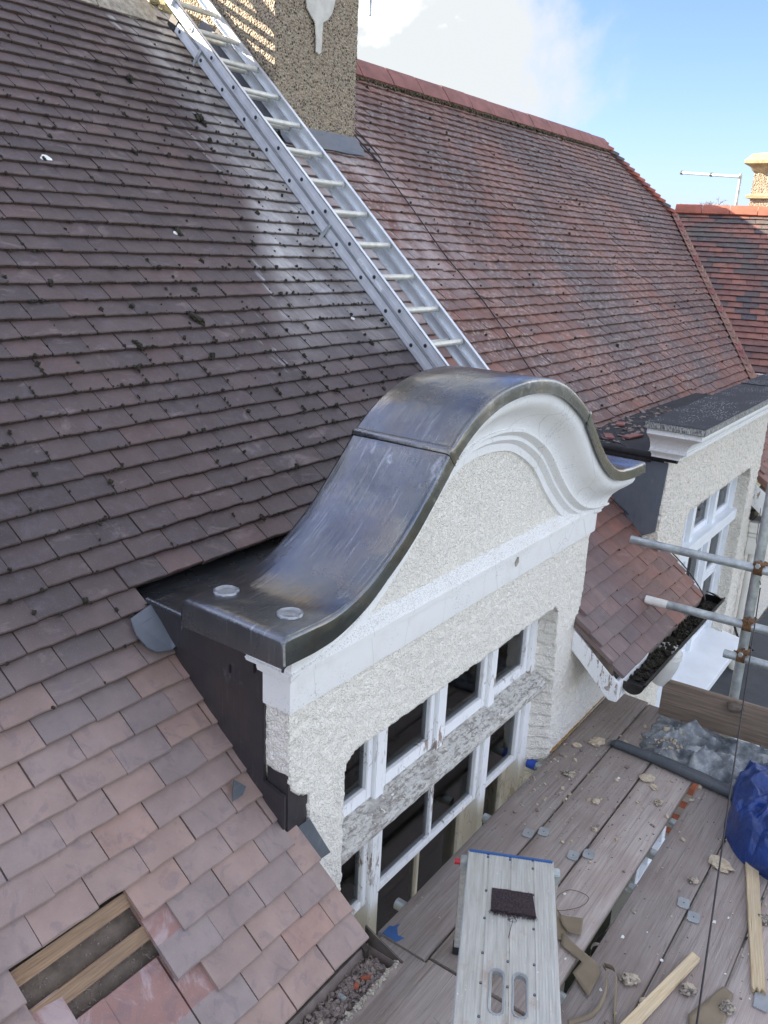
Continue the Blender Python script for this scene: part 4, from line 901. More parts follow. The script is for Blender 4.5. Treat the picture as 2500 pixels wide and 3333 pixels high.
# ------------------------------------------------------------------ chimneys
ch = empty('chimney', (4.84, 3.2, 0)); ch.location = (0, 0, 0); tag(ch, 'tall brown pebbledashed chimney stack rising beside the ladder', 'chimney')
cx0, cx1, cy0, cy1 = 4.412, 5.262, 2.65, 3.95
bm_ = MB()
def face(u0, u1, v0, v1, fn, cu_, cv_):
    rows = []
    for i in range(cu_ + 1):
        rows.append([fn(u0 + (u1 - u0) * i / cu_, v0 + (v1 - v0) * j / cv_) for j in range(cv_ + 1)])
    bm_.grid(rows)
def dsp(p): return p + nz3(p, 28) * .007 + nz3(p, 70) * .005
face(cx0, cx1, 2.9, 5.6, lambda a, b: dsp(Vector((a, cy0 - .05 * max(0, (3.32 - b) / .1) ** 2 * (b < 3.32) * .3, b))), 66, 190)
face(cy0, cy1, 2.9, 5.6, lambda a, b: dsp(Vector((cx0, a, b))), 96, 190)
face(cy0, cy1, 2.9, 5.6, lambda a, b: dsp(Vector((cx1, a, b))), 50, 120)
face(cx0, cx1, 2.9, 5.6, lambda a, b: Vector((a, cy1, b)), 2, 2); face(cx0, cx1, cy0, cy1, lambda a, b: Vector((a, b, 5.6)), 2, 2)
bm_.build('stack', 'pebbledash', ch, smooth=80)
pt = [(4.69, 4.098), (4.70, 4.05), (4.735, 4.02), (4.782, 3.985), (4.795, 3.90), (4.797, 3.812), (4.83, 3.803), (4.857, 3.82), (4.862, 3.92), (4.868, 4.0), (4.92, 4.03), (4.965, 4.08), (4.99, 4.16), (5.0, 4.6), (4.66, 4.6)]
MB().prism([(x, cy0 - .010, z) for x, z in pt], (0, -.008, 0)).build('render_patch', 'smooth_patch', ch, bevel=.003)
ap = [(4.70, 4.02), (4.72, 3.952), (5.0, 3.94), (5.30, 3.925), (5.34, 3.945), (5.31, 4.05), (5.262, 4.12), (5.262, 4.06), (4.44, 4.06)]
mb = MB(); rows = [[RP(x, 3.935 + .008 * noise.noise(Vector((x * 6, 0, 0))), .016) for x in np.linspace(4.44, 5.33, 20)], [RP(x, 4.0, .022) for x in np.linspace(4.44, 5.32, 20)], [Vector((x, cy0 - .012, 3.335)) for x in np.linspace(4.44, 5.27, 20)]]
mb.grid(rows); mb.build('lead_apron', 'old_lead', ch, smooth=40)
mb = MB(); rows = [[RP(4.36, s, .012), RP(4.395, s, .018), RP(4.408, s, .10)] for s in np.linspace(4.0, 5.0, 12)]; mb.grid(rows).build('flashing', 'old_lead', ch, smooth=40)
blk = MB()
for i in range(16):
    p = Vector((random.uniform(3.95, 4.4), 3.50 + random.uniform(-.05, .1), 4.02 + random.uniform(-.02, .08))); r = random.uniform(.02, .05)
    blk.box(-r * 1.4, r * 1.4, -r, r, -r * .6, r * .6, Matrix.Translation(p) @ Euler((random.random() * .6, random.random() * .6, random.random())).to_matrix().to_4x4())
blk.build('flaunching', 'stone_cap', ch, bevel=.008)['kind'] = 'stuff'
fc = empty('far_chimney', (0, 0, 0)); tag(fc, 'sunlit stone-capped chimney beyond the wing ridge at the right edge', 'chimney')
k_ = 14.5 / 19
def FC(y, z): return -1.515 + (y + 1.515) * k_, 2.616 + (z - 2.616) * k_
y0, _ = FC(3.25, 0); zt = FC(0, 4.50)[1]; zb = FC(0, 3.86)[1]; zc = FC(0, 4.29)[1]
bx = MB(); 
rows = [[dsp(Vector((14.5, y0 - a, z))) for z in np.linspace(2.2, zc, 70)] for a in np.linspace(0, 1.0, 50)]; bx.grid(rows)
rows = [[dsp(Vector((14.5 + a, y0, z))) for z in np.linspace(2.2, zc, 70)] for a in np.linspace(0, .7, 40)]; bx.grid(rows); bx.box(14.55, 15.2, y0 - 1, y0 - .05, 2.2, zc); bx.build('stack', 'pebbledash', fc, smooth=80)
def ringp(e, z): return [Vector((14.5 - e, y0 + e, z)), Vector((15.2 + e, y0 + e, z)), Vector((15.2 + e, y0 - 1 - e, z)), Vector((14.5 - e, y0 - 1 - e, z))]
MB().grid([ringp(e, z) for e, z in ((.0, zc - .01), (.03, zc + .02), (.06, zc + .07), (.135, zt - .05), (.14, zt - .045), (.14, zt), (.05, zt + .10), (-.3, zt + .16))], True).build('cap', 'stone_cap', fc)
MB().grid([ringp(e, z) for e, z in ((.0, zb - .06), (.055, zb - .05), (.06, zb - .01), (.0, zb + .02))], True).build('string_course', 'stone_cap', fc)
ae = empty('pole_bracket', (0, 0, 0)); tag(ae, 'bare metal pole with a long horizontal arm beyond the wing ridge', 'pole')
def far(x, y, X): 
    d = -Vector((-0.77617516, -0.55131209, 0.30595279)) + cr * ((x - 1250) / 2730) - cu * ((y - 1666.5) / 2730); return CAMP + d * (X / d.x)
pb = far(2393, 705, 15.5); pt_ = far(2412, 565, 15.5); pb = Vector((pt_.x, pt_.y, 1.2)); MB().tube([pb, pt_], .026, 12).build('pole', 'galvanised', ae, smooth=40)
aa = far(2407, 575, 15.45); ab = far(2217, 562, 15.9); MB().tube([aa, ab], .024, 12).build('arm', 'galvanised', ae, smooth=40)
for f in (0, .52): q = aa.lerp(ab, 1 - f); q2 = aa.lerp(ab, 1 - f - .03); MB().tube([q, q2], .032, 12).build('collar', 'black_rubber', ae, smooth=40)
mt_ = far(1204, 52, 6.4); q = MB().tube([mt_, mt_ + Vector((0, 0, .9))], .014, 12).build('mast', 'galvanised', None, smooth=40); tag(q, 'short grey metal tube hanging into the sky right of the tall chimney', 'pole')
q2 = MB().tube([mt_ + Vector((0, 0, .85)), Vector((5.25, 3.2, mt_.z + .85))], .014, 12).build('bracket_arm', 'galvanised', q, smooth=40)
# bare tree far off
tr = empty('bare_tree', (0, 0, 0)); tag(tr, 'top of a distant leafless tree just above the wing ridge', 'tree')
tb = far(2262, 700, 42); r0 = random.Random(3); twm = MB(); trk = MB(); trk.tube([Vector((tb.x, tb.y, -5.5)), Vector((tb.x, tb.y, 3.6)), Vector((tb.x, tb.y + .1, 4.3))], .2, 8, True, [.3, .16, .06])
def br(p, d, l, dep, r):
    q = p + d * l; twm.tube([p, (p + q) / 2 + Vector((r0.gauss(0, .03), r0.gauss(0, .03), r0.gauss(0, .03))) * l, q], r, 3, False)
    if dep:
        for _ in range(3 if dep > 1 else 4):
            nd = (d + Vector((r0.gauss(0, .55), r0.gauss(0, .55), r0.gauss(.1, .35)))).normalized(); br(p.lerp(q, r0.uniform(.5, 1)), nd, l * r0.uniform(.55, .8), dep - 1, max(r * .62, .006))
for i in range(12):
    a = i * .55; br(Vector((tb.x, tb.y, 3.55 + .05 * i)), Vector((math.cos(a) * .9, math.sin(a) * 1.2, .42)).normalized(), r0.uniform(.55, .85), 4, .03)
trk.build('trunk', 'twig', tr); twm.build('crown', 'twig', tr)

# ------------------------------------------------------------------ ladder on the roof
ld = empty('extension_ladder', (0, 0, 0)); tag(ld, 'double aluminium extension ladder lying up the roof to the ridge', 'ladder')
def LP(x, s, h): return RP(x, s, h)
def rail(x0, x1, s0, s1, h0, h1, name, flip):
    w = x1 - x0; web = .004; mb = MB()
    def pr(a, b, c, d): mb.prism([LP(a, s0, c), LP(b, s0, c), LP(b, s0, d), LP(a, s0, d)], UPV * (s1 - s0))
    xo = x0 if not flip else x1 - web
    pr(xo, xo + web, h0, h1); pr(x0, x1, h1 - .004, h1 + .0); pr(x0, x1, h0, h0 + .004)
    pr(xo + (-.0015 if not flip else web), xo + (0 if not flip else web + .0015), h0 + (h1 - h0) * .40, h0 + (h1 - h0) * .46)
    return mb.build(name, 'aluminium', ld)
LX0, LX1 = 3.995, 4.398
lower = (1.38, 4.80, .085, .150); upper = (1.40, 6.3, .158, .222)
for (s0, s1, h0, h1), ins in ((lower, 0), (upper, .002)):
    rail(LX0 + ins, LX0 + ins + .026, s0, s1, h0, h1, 'rail', False); rail(LX1 - ins - .026, LX1 - ins, s0, s1, h0, h1, 'rail', True)
for base, hc, s0, s1 in ((4.704, .119, 1.4, 4.78), (4.894, .190, 1.45, 6.25)):
    k = -30
    while k < 30:
        s = base + k * .2562; k += 1
        if not s0 < s < s1: continue
        mb = MB(); mb.tube([LP(LX0 + .002, s, hc), LP(LX1 - .002, s, hc)], .0165, 14); o = mb.build('rung', 'rung_alu', ld, smooth=50)
        for xx, sg in ((LX0 - .0015, -1), (LX0 + .028, 1), (LX1 - .030, -1)):
            mb = MB(); mb.tube([LP(xx, s, hc), LP(xx + .003 * sg, s, hc)], .0195, 14); mb.build('rung_collar', 'aluminium', o, smooth=50)
        MB().tube([LP(LX0 - .0055, s, hc), LP(LX0 - .004, s, hc)], .0115, 12).build('rung_hole', 'black_rubber', o)
for s, hh in ((4.48, .12), (3.02, .12)):                       # guide brackets
    MB().prism([LP(LX0 - .010, s - .012, .06), LP(LX0 - .010, s + .010, .06), LP(LX0 - .006, s + .012, .165), LP(LX0 - .006, s - .008, .165)], (-.004, 0, 0)).build('guide_bracket', 'galvanised', ld)
for x in (LX0 - .004, LX1 - .026): MB().box(-.0, .032, -.05, .03, -.04, .04, Matrix.Translation(LP(x, 4.80, .118)) @ RROT).build('end_cap', 'black_rubber', ld, bevel=.004)
MB().box(-.02, .03, -.07, .05, -.02, .03, Matrix.Translation(LP(LX0, 4.92, .20)) @ RROT).build('guide_clip', 'aluminium', ld, bevel=.003)
# rating sticker with tiny print lines
st_ = MB().prism([LP(LX0 - .0025, 2.50, .163), LP(LX0 - .0025, 2.74, .163), LP(LX0 - .0025, 2.74, .187), LP(LX0 - .0025, 2.50, .187)], (-.0006, 0, 0)).build('sticker', 'white_paint', ld)
pl_ = MB()
for i in range(26):
    s = 2.51 + i * .0086; l = random.uniform(.006, .018); pl_.prism([LP(LX0 - .0036, s, .166), LP(LX0 - .0036, s + .0028, .166), LP(LX0 - .0036, s + .0028, .166 + l), LP(LX0 - .0036, s, .166 + l)], (-.0002, 0, 0))
pl_.build('sticker_print', 'slate_grey', st_)
# cable down the roof
pts = [(5.30, 4.60, .02), (5.36, 4.25, .016), (5.42, 3.95, .016), (5.418, 3.794, .014), (5.40, 3.372, .012), (5.362, 2.96, .012), (5.40, 2.56, .012), (5.371, 2.173, .012), (5.32, 1.845, .012), (5.30, 1.45, .012)]
P1 = [RP(*q) for q in pts] + [Vector((5.28, .60, 1.455)), Vector((5.17, .3, 1.45)), Vector((5.13, .22, 1.38)), RP(5.10, 1.0, .02), RP(5.14, .75, .012), RP(5.30, .42, .014), RP(5.36, .2, .012), RP(5.30, .0, .02), RP(5.30, -.03, -.03), RP(5.33, -.04, -.10)]
o = MB().tube(curve_pts(P1, 8), .0042, 6).build('cable', 'cable_black', None, smooth=60); tag(o, 'thin black cable running down the red tiles from the tall chimney', 'cable')
for a in (0, .03): 
    lp = [RP(5.28 + a, 4.62, .02), RP(5.33 + a, 4.4, .03), RP(5.44 + a, 4.15, .02), RP(5.50, 3.97, .014), RP(5.46, 3.90, .012), RP(5.40 - a, 3.98, .016), RP(5.36 - a, 4.2, .02), RP(5.29, 4.5, .02)]
    MB().tube(curve_pts(lp, 6), .0038, 6).build('cable_loop', 'cable_black', o, smooth=60)
MB().tube([RP(5.36, 2.60, .014), RP(5.52, 2.50, .016)], .003, 6).build('cable_tail', 'cable_black', o)
sl_ = MB().prism([RP(1.555, .585, .012), RP(1.60, .640, .014), RP(1.625, .60, .016), RP(1.60, .585, .012)], NRM * .003).build('lead_offcut', 'roll_lead'); tag(sl_, 'small torn scrap of lead lying on the tiles by the cheek', 'lead scrap')

# ------------------------------------------------------------------ scaffold deck
rowsY = [(-.234, -.012), (-.463, -.243), (-.695, -.473), (-.956, -.735), (-1.190, -.967), (-1.422, -1.201), (-1.655, -1.433)]
posw = ['against the window wall', 'second from the wall', 'just wall side of the wide gap', 'just beyond the wide gap', 'under the pale battens', 'under the cable at bottom right', 'in the far bottom right corner']
def plank(x0, x1, y0, y1, z1, label, cat='board', rot=0, dark=0):
    nx = int((x1 - x0) / .06); ny = 5; cx_, cy_ = (x0 + x1) / 2, (y0 + y1) / 2; sd = random.random() * 50; th = .038
    def pt(x, y, z): 
        return Vector((x - cx_, y - cy_ + .0016 * noise.noise(Vector((x * 3, sd, 0))) * (1 if y > cy_ else -1), z + .002 * noise.noise(Vector((x * 1.4, y * 3, sd)))))
    ring = [(y0 + .004, 0), (y0 + .05, 0), (cy_, .0008), (y1 - .05, 0), (y1 - .004, 0), (y1, -.004), (y1, -th + .004), (y1 - .004, -th), (y0 + .004, -th), (y0, -th + .004), (y0, -.004)]
    rows = [[pt(x0 + (x1 - x0) * i / nx, y, z) for y, z in ring] for i in range(nx + 1)]
    mb = MB().grid(rows, True); n = len(ring); mb.f += [tuple(range(n)), tuple(range(nx * n, nx * n + n))[::-1]]
    o = mb.build('scaffold_board', 'board_wood', None, smooth=50); o.location = (cx_, cy_, z1); o.rotation_euler[2] = rot
    tag(o, label, cat, 'weathered scaffold boards of the deck'); return o
boards = []
ends = [(2.212, 4.70), (2.24, 4.68), (2.245, 4.66), (2.26, 4.60), (2.0, 4.60), (2.0, 4.60), (2.0, 4.60)]
for i, ((a, b), (x0, x1)) in enumerate(zip(rowsY, ends)):
    boards.append(plank(x0, x1, a, b, 0, 'long weathered scaffold board ' + posw[i]))
lz = ['dark board end beside the brown gutter', 'dark board left of the platform feet', 'dark board below the platform handle slots', 'dark board hidden under the platform', 'dark board under the platform at the bottom', 'dark board under the brown paper at the bottom', 'dark board at the very bottom centre']
for i, (a, b) in enumerate(rowsY[:6]): boards.append(plank(-.7, ends[i][0] - (.012 if i else .004), a - .012 * (i < 1), b - .02 * (i < 1), -.006, lz[i]))
# steel end bands joined to the boards
def plate(board, x, y, a, z=.0):
    me = MB().box(-.031, .031, -.024, .024, 0, .0035); o = me.build('end_plate', 'old_lead', board, bevel=.0); o.data.materials[0] = MT['slate_grey']
    bm = bmesh.new(); bm.from_mesh(o.data); bmesh.ops.bevel(bm, geom=[e for e in bm.edges if abs(e.verts[0].co.z - e.verts[1].co.z) > .002], offset=.006, segments=3, affect='EDGES'); bm.to_mesh(o.data); bm.free()
    o.location = (x - board.location.x, y - board.location.y, .003); o.rotation_euler[2] = a
    h = MB().tube([(0, 0, .0030), (0, 0, .0042)], .003, 8).build('bolt_hole', 'black_rubber', o)
for bi, x, y in ((0, 3.125, -.213), (1, 3.181, -.266), (1, 3.119, -.443), (2, 3.172, -.495), (3, 3.147, -.935), (4, 3.093, -.993)): plate(boards[bi], x, y, .2)
bt = MB().prism([(2.213, -.03, .0012), (2.213, -.10, .0012), (2.25, -.115, .0012), (2.245, -.085, .0012), (2.275, -.06, .0012), (2.30, -.058, .0012), (2.27, -.045, .0012), (2.262, -.03, .0012)], (0, 0, .0008)).build('paint_mark', 'blue_plastic', boards[0]); bt.location = -boards[0].location
ldk = MB()  # boards added below to block bright ground and keep the deck gaps dark
for i in range(7): ldk.box(-1, 9, -1.75 + i * .232, -1.75 + i * .232 + .225, -2.66, -2.62)
o = ldk.build('added_lower_deck', 'board_wood'); tag(o, 'boards added low under the deck, blocking the bright ground behind the gaps', 'decking', kind='structure')
# tubes under the deck
def tube_thing(p0, p1, label, name='scaffold_tube', cap=None, r=.0242, group=None):
    p0, p1 = Vector(p0), Vector(p1); c = (p0 + p1) / 2; mb = MB(); d = (p1 - p0).normalized(); up = Vector((0, 0, 1)) if abs(d.z) < .9 else Vector((1, 0, 0)); a = d.cross(up).normalized(); b = a.cross(d)
    n = 20; rings = [(p0 + d * .0 , r - .004), (p0, r), (p1, r), (p1, r - .004)]; rows = []
    ins = [(p0 + d * .06, r - .004)]
    for q, rr in [(p0 + d * .08, r - .004), (p0, r - .004), (p0, r), (p1, r), (p1, r - .004), (p1 - d * .08, r - .004)]: rows.append([q - c + (a * math.cos(t) + b * math.sin(t)) * rr for t in np.linspace(0, 2 * math.pi, n + 1)[:-1]])
    mb.grid(rows, True); o = mb.build(name, 'galvanised', None, smooth=40); o.location = c; tag(o, label, 'scaffold tube', group)
    if cap:
        e = MB().tube([-(c - p0) * 0 + (p1 - c) - d * .045, (p1 - c) + d * .006], r + .003, 20).build('end_cap', 'blue_cap', o, smooth=40)
    return o
for x, lb, cp, yy in ((3.735, 'blue-capped tube end poking out from under the deck by the right reveal', 1, .085), (3.171, 'short tube end under the deck below the middle mullion', 0, .045), (2.44, 'grey tube end under the deck near the blue paint mark', 0, .055)): tube_thing((x, -2.2, -.064), (x, yy, -.064), lb, cap=cp)
tube_thing((2.0, -.74, -.115), (5.2, -.74, -.115), 'tube running under the wide gap between the boards')
tube_thing((3.45, -2.2, -.115 + .05), (3.45, .0, -.064), 'cross tube visible through the wide gap near the brick pier')
bh = blob(Vector((2.84, -.702, -.13)), .085, .022, .025, Matrix.Rotation(.05, 4, 'Z'), 3, 'black_rubber', 'tool_bag', None); tag(bh, 'black object with a pale ring wedged below the wide gap', 'tool')
MB().tube([(-.03, .0, 0), (-.015, .0, 0)], .027, 16).build('ring', 'dirty_white', bh)
# toe board with its clamp block
tb_ = MB(); ang = math.atan2(.054, -.602)
p0 = Vector((4.607, -.325, 0)); p1 = Vector((4.70, -1.75, 0)); d = (p1 - p0).normalized(); n = Vector((-d.y, d.x, 0)); c = (p0 + p1) / 2
o = MB().box(-(p1 - p0).length / 2, (p1 - p0).length / 2, -.019, .019, 0, .228).build('toe_board', 'toe_wood', None, bevel=.004); o.location = c + Vector((.019, 0, .0)); o.rotation_euler[2] = math.atan2(d.y, d.x); tag(o, 'dark weathered toe board on edge across the end of the deck', 'board')
cbk = blob(Vector((4.62, -.735, .20)), .05, .045, .028, Matrix.Rotation(.1, 4, 'X'), 5, 'mortar', 'clay_lump', None, 3, .25); tag(cbk, 'brown lump stuck on top of the toe board at the pole', 'lump'); cbk.data.materials[0] = MT['underlay']
# standard and guard rails
tube_thing((4.715, -.722, -1.8), (4.700, -.690, 1.9), 'upright scaffold pole at the right edge of the deck', name='scaffold_pole', r=.027)
def coupler(p, label, dark):
    e = empty('coupler', p); tag(e, label, 'scaffold clamp', 'rusty clamps on the scaffold pole')
    rg = []
    MB().tube([(0, -.022, 0), (0, .022, 0)], .034, 16).build('band', 'rust', e, smooth=30)
    MB().tube([(.05, 0, -.025), (.05, 0, .025)], .036, 16).build('band', 'rust', e, smooth=30)
    MB().tube([(-.045, .0, .03), (.03, .0, .036)], .007, 8).build('bolt', 'rust', e, smooth=30); MB().tube([(-.052, 0, .03), (-.040, 0, .03)], .014, 6).build('nut', 'galvanised' if not dark else 'rust', e)
    MB().tube([(.02, -.06, .004), (.02, .05, .010)], .007, 8).build('bolt', 'rust', e, smooth=30)
    MB().box(-.03, .02, -.03, .03, .024, .036).build('flap', 'rust', e, bevel=.003)
for (ya, za, yb, zb, lb) in ((-.003, 1.021, -2.0, 1.036, 'top guard rail tube'), (-.141, .679, -2.0, .720, 'middle guard rail tube with whitewashed end'), (-.620, .490, -2.0, .520, 'short lower guard rail tube')):
    tube_thing((4.645, yb, zb), (4.645, ya, za), lb + ' crossing in front of the flat-topped dormer' if za > .5 else lb + ' near the white sill'); coupler((4.645, -.715, za + (zb - za) * .35), {1.021: 'topmost', .679: 'middle', .490: 'lowest'}[za] + ' rusty clamp where a guard rail meets the pole', za > .6 and za < .8)
wp = MB().tube([(4.645, -.142, .679), (4.645, -.27, .6816)], .0252, 20, False).build('whitewash', 'dirty_white', [o for o in COL.objects if o.get('label', '').startswith('middle guard')][0], smooth=40); wp.location = -wp.parent.location
wire = [Vector((7.93, -.26, .55)), Vector((6.5, -.42, .78)), Vector((4.62, -.745, 1.01)), Vector((4.60, -.75, .93))]
o = MB().tube([far(2476, 1655, 7.9), far(2462, 1760, 6.5), Vector((4.60, -.745, .96))], .003, 6).build('cord', 'cable_black', None); tag(o, 'thin dark cord stretched from the far eaves to the top clamp', 'cord')
pe = far(2262, 3373, 2.2); ps = Vector((4.60, -.748, .94)); mid_ = [ps.lerp(pe, t) + Vector((0, 0, -.03 * math.sin(math.pi * t))) for t in np.linspace(0, 1, 16)]
o = MB().tube(mid_, .0032, 6).build('cord', 'cable_black', None, smooth=60); tag(o, 'black cord hanging diagonally over the deck from the pole to the bottom edge', 'cord')

# ------------------------------------------------------------------ hop-up platform
hp = empty('hop_up_platform', (2.434, -.442, 0)); hp.rotation_euler[2] = math.atan2(-.457, -.890); tag(hp, 'aluminium work platform with two handle slots standing on the boards', 'step platform')
def loc(l, w, z): return Vector((l, -w, z)) if False else Vector((l, w, z))
# local +x along the length, local +y to the left of it; w axis of the photo is +y here
sg = 1 if Vector((-math.sin(hp.rotation_euler[2]), math.cos(hp.rotation_euler[2]))).dot(Vector((.457, -.890))) > 0 else -1
H = .45; hw = .155; slots = [(.535, .695, -.052, -.016), (.537, .692, .020, .056)]
grooves = [(-.083, .010), (-.001, .008), (.082, .010)]
# build the deck from strips so that grooves and slots are real
xb = sorted({0, 1.2, .535, .695, .537, .692}); mb = MB()
wb = [(-hw, -.088), (-.078, -.006), (.004, .077), (.087, hw)]
nrib = 0
def strip(a, b, x0, x1, z1): mb.box(x0, x1, min(sg * a, sg * b), max(sg * a, sg * b), H - .004, z1)
for a, b in wb:
    n = max(2, int(round((b - a) / .0048))); w = (b - a) / n
    for i in range(n):
        u0, u1 = a + i * w, a + (i + 1) * w; z1 = H - (.0014 if i % 2 else 0)
        for (x0, x1) in ((.004, .535), (.535, .695), (.695, 1.2)):
            if x0 == .535 and any(not (u1 <= s2 + .003 or u0 >= s3 - .003) for _, _, s2, s3 in slots): continue
            strip(u0, u1, x0, x1, z1)
for c_, w in grooves:
    for (x0, x1) in ((.004, 1.2),): strip(c_ - w / 2, c_ + w / 2, x0, x1, H - .0045)
mb.build('deck', 'platform_alu', hp)
for s0, s1, a, b in slots:
    cm_, r = (a + b) / 2, .019; pts = []
    for t in np.linspace(-math.pi / 2, math.pi / 2, 9): pts.append((s1 - r + r * math.cos(t), cm_ + r * math.sin(t)))
    for t in np.linspace(math.pi / 2, 1.5 * math.pi, 9): pts.append((s0 + r + r * math.cos(t), cm_ + r * math.sin(t)))
    rows = []
    for e, z in ((.0, H - .02), (.0, H + .002), (.005, H + .003), (.006, H - .001)):
        rows.append([Vector((.615 + (p[0] - .615) * (1 + e / .08), sg * (cm_ + (p[1] - cm_) * (1 + e / r)), z)) for p in pts])
    MB().grid(rows, True).build('handle_slot', 'slate_grey', hp, smooth=50)
    # corner fillets that round off the slot
    for ex, sx in ((s0, 1), (s1, -1)):
        f = MB()
        for ey, sy in ((a, 1), (b, -1)):
            arc = [(ex + sx * (r - r * math.cos(t)), ey + sy * (r - r * math.sin(t)) * 1.0) for t in np.linspace(0, math.pi / 2, 5)]
            poly = [(ex - sx * .001, ey - sy * .001)] + arc; f.prism([(x, sg * y, H - .004) for x, y in poly], (0, 0, .003))
        f.build('slot_corner', 'platform_alu', hp)
MB().box(-.004, .008, -hw, hw, H - .03, H + .004).build('end_trim', 'blue_plastic', hp, bevel=.002)
for w in (-hw - .001, hw + .001): MB().box(.0, 1.2, sg * w - .003, sg * w + .003, H - .05, H - .001).build('side_trim', 'slate_grey' if w < 0 else 'platform_alu', hp)
for l in (.015, 1.12):
    for w in (-.170, .170):
        y = sg * w; mb = MB(); mb.box(l, l + .038, y - .010, y + .010, .03, H - .03); mb.build('leg', 'platform_alu', hp, bevel=.002)
        sl = MB()
        for q in range(7): sl.box(l + .010, l + .028, y - .0115, y + .0115, .07 + q * .05, .095 + q * .05)
        sl.build('leg_slot', 'mortar', hp)
        MB().box(l - .004, l + .042, y - .014, y + .014, -.0, .035).build('foot', 'black_rubber', hp, bevel=.003)
        MB().box(l - .002, l + .042, y - .013, y + .013, H - .05, H - .012).build('leg_bracket', 'galvanised', hp, bevel=.003)
MB().tube([(.035, sg * -.184, H - .03), (.035, sg * -.205, H - .03)], .011, 10).build('red_knob', 'red_plastic', hp, smooth=40)
rv = MB()
for c_, w in grooves:
    for l in (.03, .20, .33, .48, .60, .72, .85):
        l += random.gauss(0, .01); MB().tube([(l, sg * c_, H - .0045), (l, sg * c_, H - .0005)], .0045, 8).build('rivet', 'old_lead', hp)
# carpet scrap on the platform
cp = MB(); rows = []; nu, nv = 26, 20
mtx = Matrix.Translation((2.434, -.442, 0)) @ Matrix.Rotation(hp.rotation_euler[2], 4, 'Z')
for i in range(nu + 1):
    row = []
    for j in range(nv + 1):
        u, v = i / nu, j / nv; l = .185 + .108 * u + .006 * noise.noise(Vector((v * 9, 0, 2))) * (u > .9) * 3; w = -.063 + .142 * v + .012 * u * v; row.append(mtx @ Vector((l, sg * w, H + .004 + .003 * noise.noise(Vector((u * 4, v * 4, 0))) + .002)))
    rows.append(row)
cp.grid(rows); cp.grid([[p - Vector((0, 0, .0045)) for p in r] for r in rows])
for i in range(230):
    v = random.random(); b = mtx @ Vector((.290 + random.uniform(-.004, .006), sg * (-.063 + .154 * v), H + .005)); e = b + (mtx.to_3x3() @ Vector((random.uniform(.004, .020), random.gauss(0, .008), random.uniform(-.003, .004))))
    cp.tube([b, b.lerp(e, .5) + Vector((0, 0, .003)), e], .0006, 3, False)
for i in range(160):
    p = rows[random.randrange(nu)][random.randrange(nv)]; cp.tube([p, p + Vector((random.gauss(0, .002), random.gauss(0, .002), .003))], .0005, 3, False)
o = cp.build('carpet_scrap', 'carpet', None); tag(o, 'frayed dark brown carpet offcut on the aluminium platform', 'carpet')
th_ = MB().tube(curve_pts([mtx @ Vector((.30, sg * .01, H + .004)), mtx @ Vector((.325, sg * .025, H + .004)), mtx @ Vector((.33, sg * .0, H + .006)), mtx @ Vector((.315, sg * .012, H + .006)), mtx @ Vector((.36, sg * .005, H + .003)), mtx @ Vector((.40, sg * -.002, H + .002))], 6), .0008, 4).build('thread', 'carpet', o)

# ------------------------------------------------------------------ loose things on the deck
def stone(x, y, r, mat, label, seed, flat=.5, cat='stone', elong=1.3, ang=None):
    o = blob(Vector((x, y, r * flat * .75)), r * elong, r, r * flat, Matrix.Rotation(ang if ang is not None else random.random() * 3, 4, 'Z'), seed, mat, 'mortar_lump', None, 3, .45)
    for p in o.data.polygons: p.use_smooth = False
    tag(o, label, cat, 'bits of mortar and pebbledash on the deck'); return o
stone(3.483, -.996, .040, 'mortar_stone', 'largest buff lump of mortar, under the black cord below the tarp', 1, .45)
stone(3.304, -.928, .017, 'pebbly_stone', 'small dark pebbly lump left of the buff lump', 2, .7)
stone(2.614, -.893, .026, 'pebbly_stone', 'pebbledash chunk on the bare board right of the brown paper', 3, .55)
stone(2.708, -1.088, .026, 'pebbly_stone', 'pebbledash chunk beside the lower pale batten', 4, .6)
stone(2.718, -1.229, .025, 'pebbly_stone', 'pebbledash chunk by the brown paper near the bottom edge', 5, .6)
stone(2.55, -.978, .017, 'mortar_stone', 'buff lump resting against the near end of the lower batten', 6, .7)
stone(3.263, -1.231, .026, 'pebbly_stone', 'pebbledash chunk at the right edge beside the long batten', 7, .6)
stone(4.06, -.167, .034, 'mortar_stone', 'tan lump of mortar nearest the cream wall', 8, .5)
stone(3.913, -.504, .032, 'mortar_stone', 'flat tan lump just below the rolled lead', 9, .4)
stone(3.691, -.166, .022, 'pebbly_stone', 'crumbling lump on the board joint near the wall', 10, .5, elong=1.8)
stone(3.555, -.371, .017, 'mortar_stone', 'pale chip on the second board, mid deck', 11, .6)
stone(3.75, -.62, .020, 'pebbly_stone', 'mossy lump on the board between roll and tarp', 12, .6)
stone(3.96, -.09, .018, 'mortar_stone', 'pale chip close under the pebbledashed pier', 13, .6)
stone(4.10, -.29, .018, 'slate_grey', 'grey chip just beyond the end of the lead roll', 14, .5)
stone(3.86, -.56, .017, 'mortar_stone', 'small tan crumb below the lead roll, right of the flat lump', 15, .6)
stone(3.35, -.45, .012, 'pebbly_stone', 'tiny dark crumb in the middle of the third board', 16, .7)
sb = MB().prism([(2.79, -1.30, .004), (2.86, -1.29, .004), (2.88, -1.33, .004), (2.85, -1.36, .004), (2.79, -1.345, .004)], (0, 0, .006)).build('slate_shard', 'slate_grey', None, bevel=.001); tag(sb, 'grey slate shard below the broken batten end', 'slate')
bk_ = MB().box(-.022, .022, -.017, .017, 0, .022, Matrix.Translation((4.344, -.458, .055)) @ Matrix.Rotation(.4, 4, 'Z')).build('stone_block', 'mortar_stone', None, bevel=.003); tag(bk_, 'squarish buff stone sitting on the crumpled lead', 'stone')
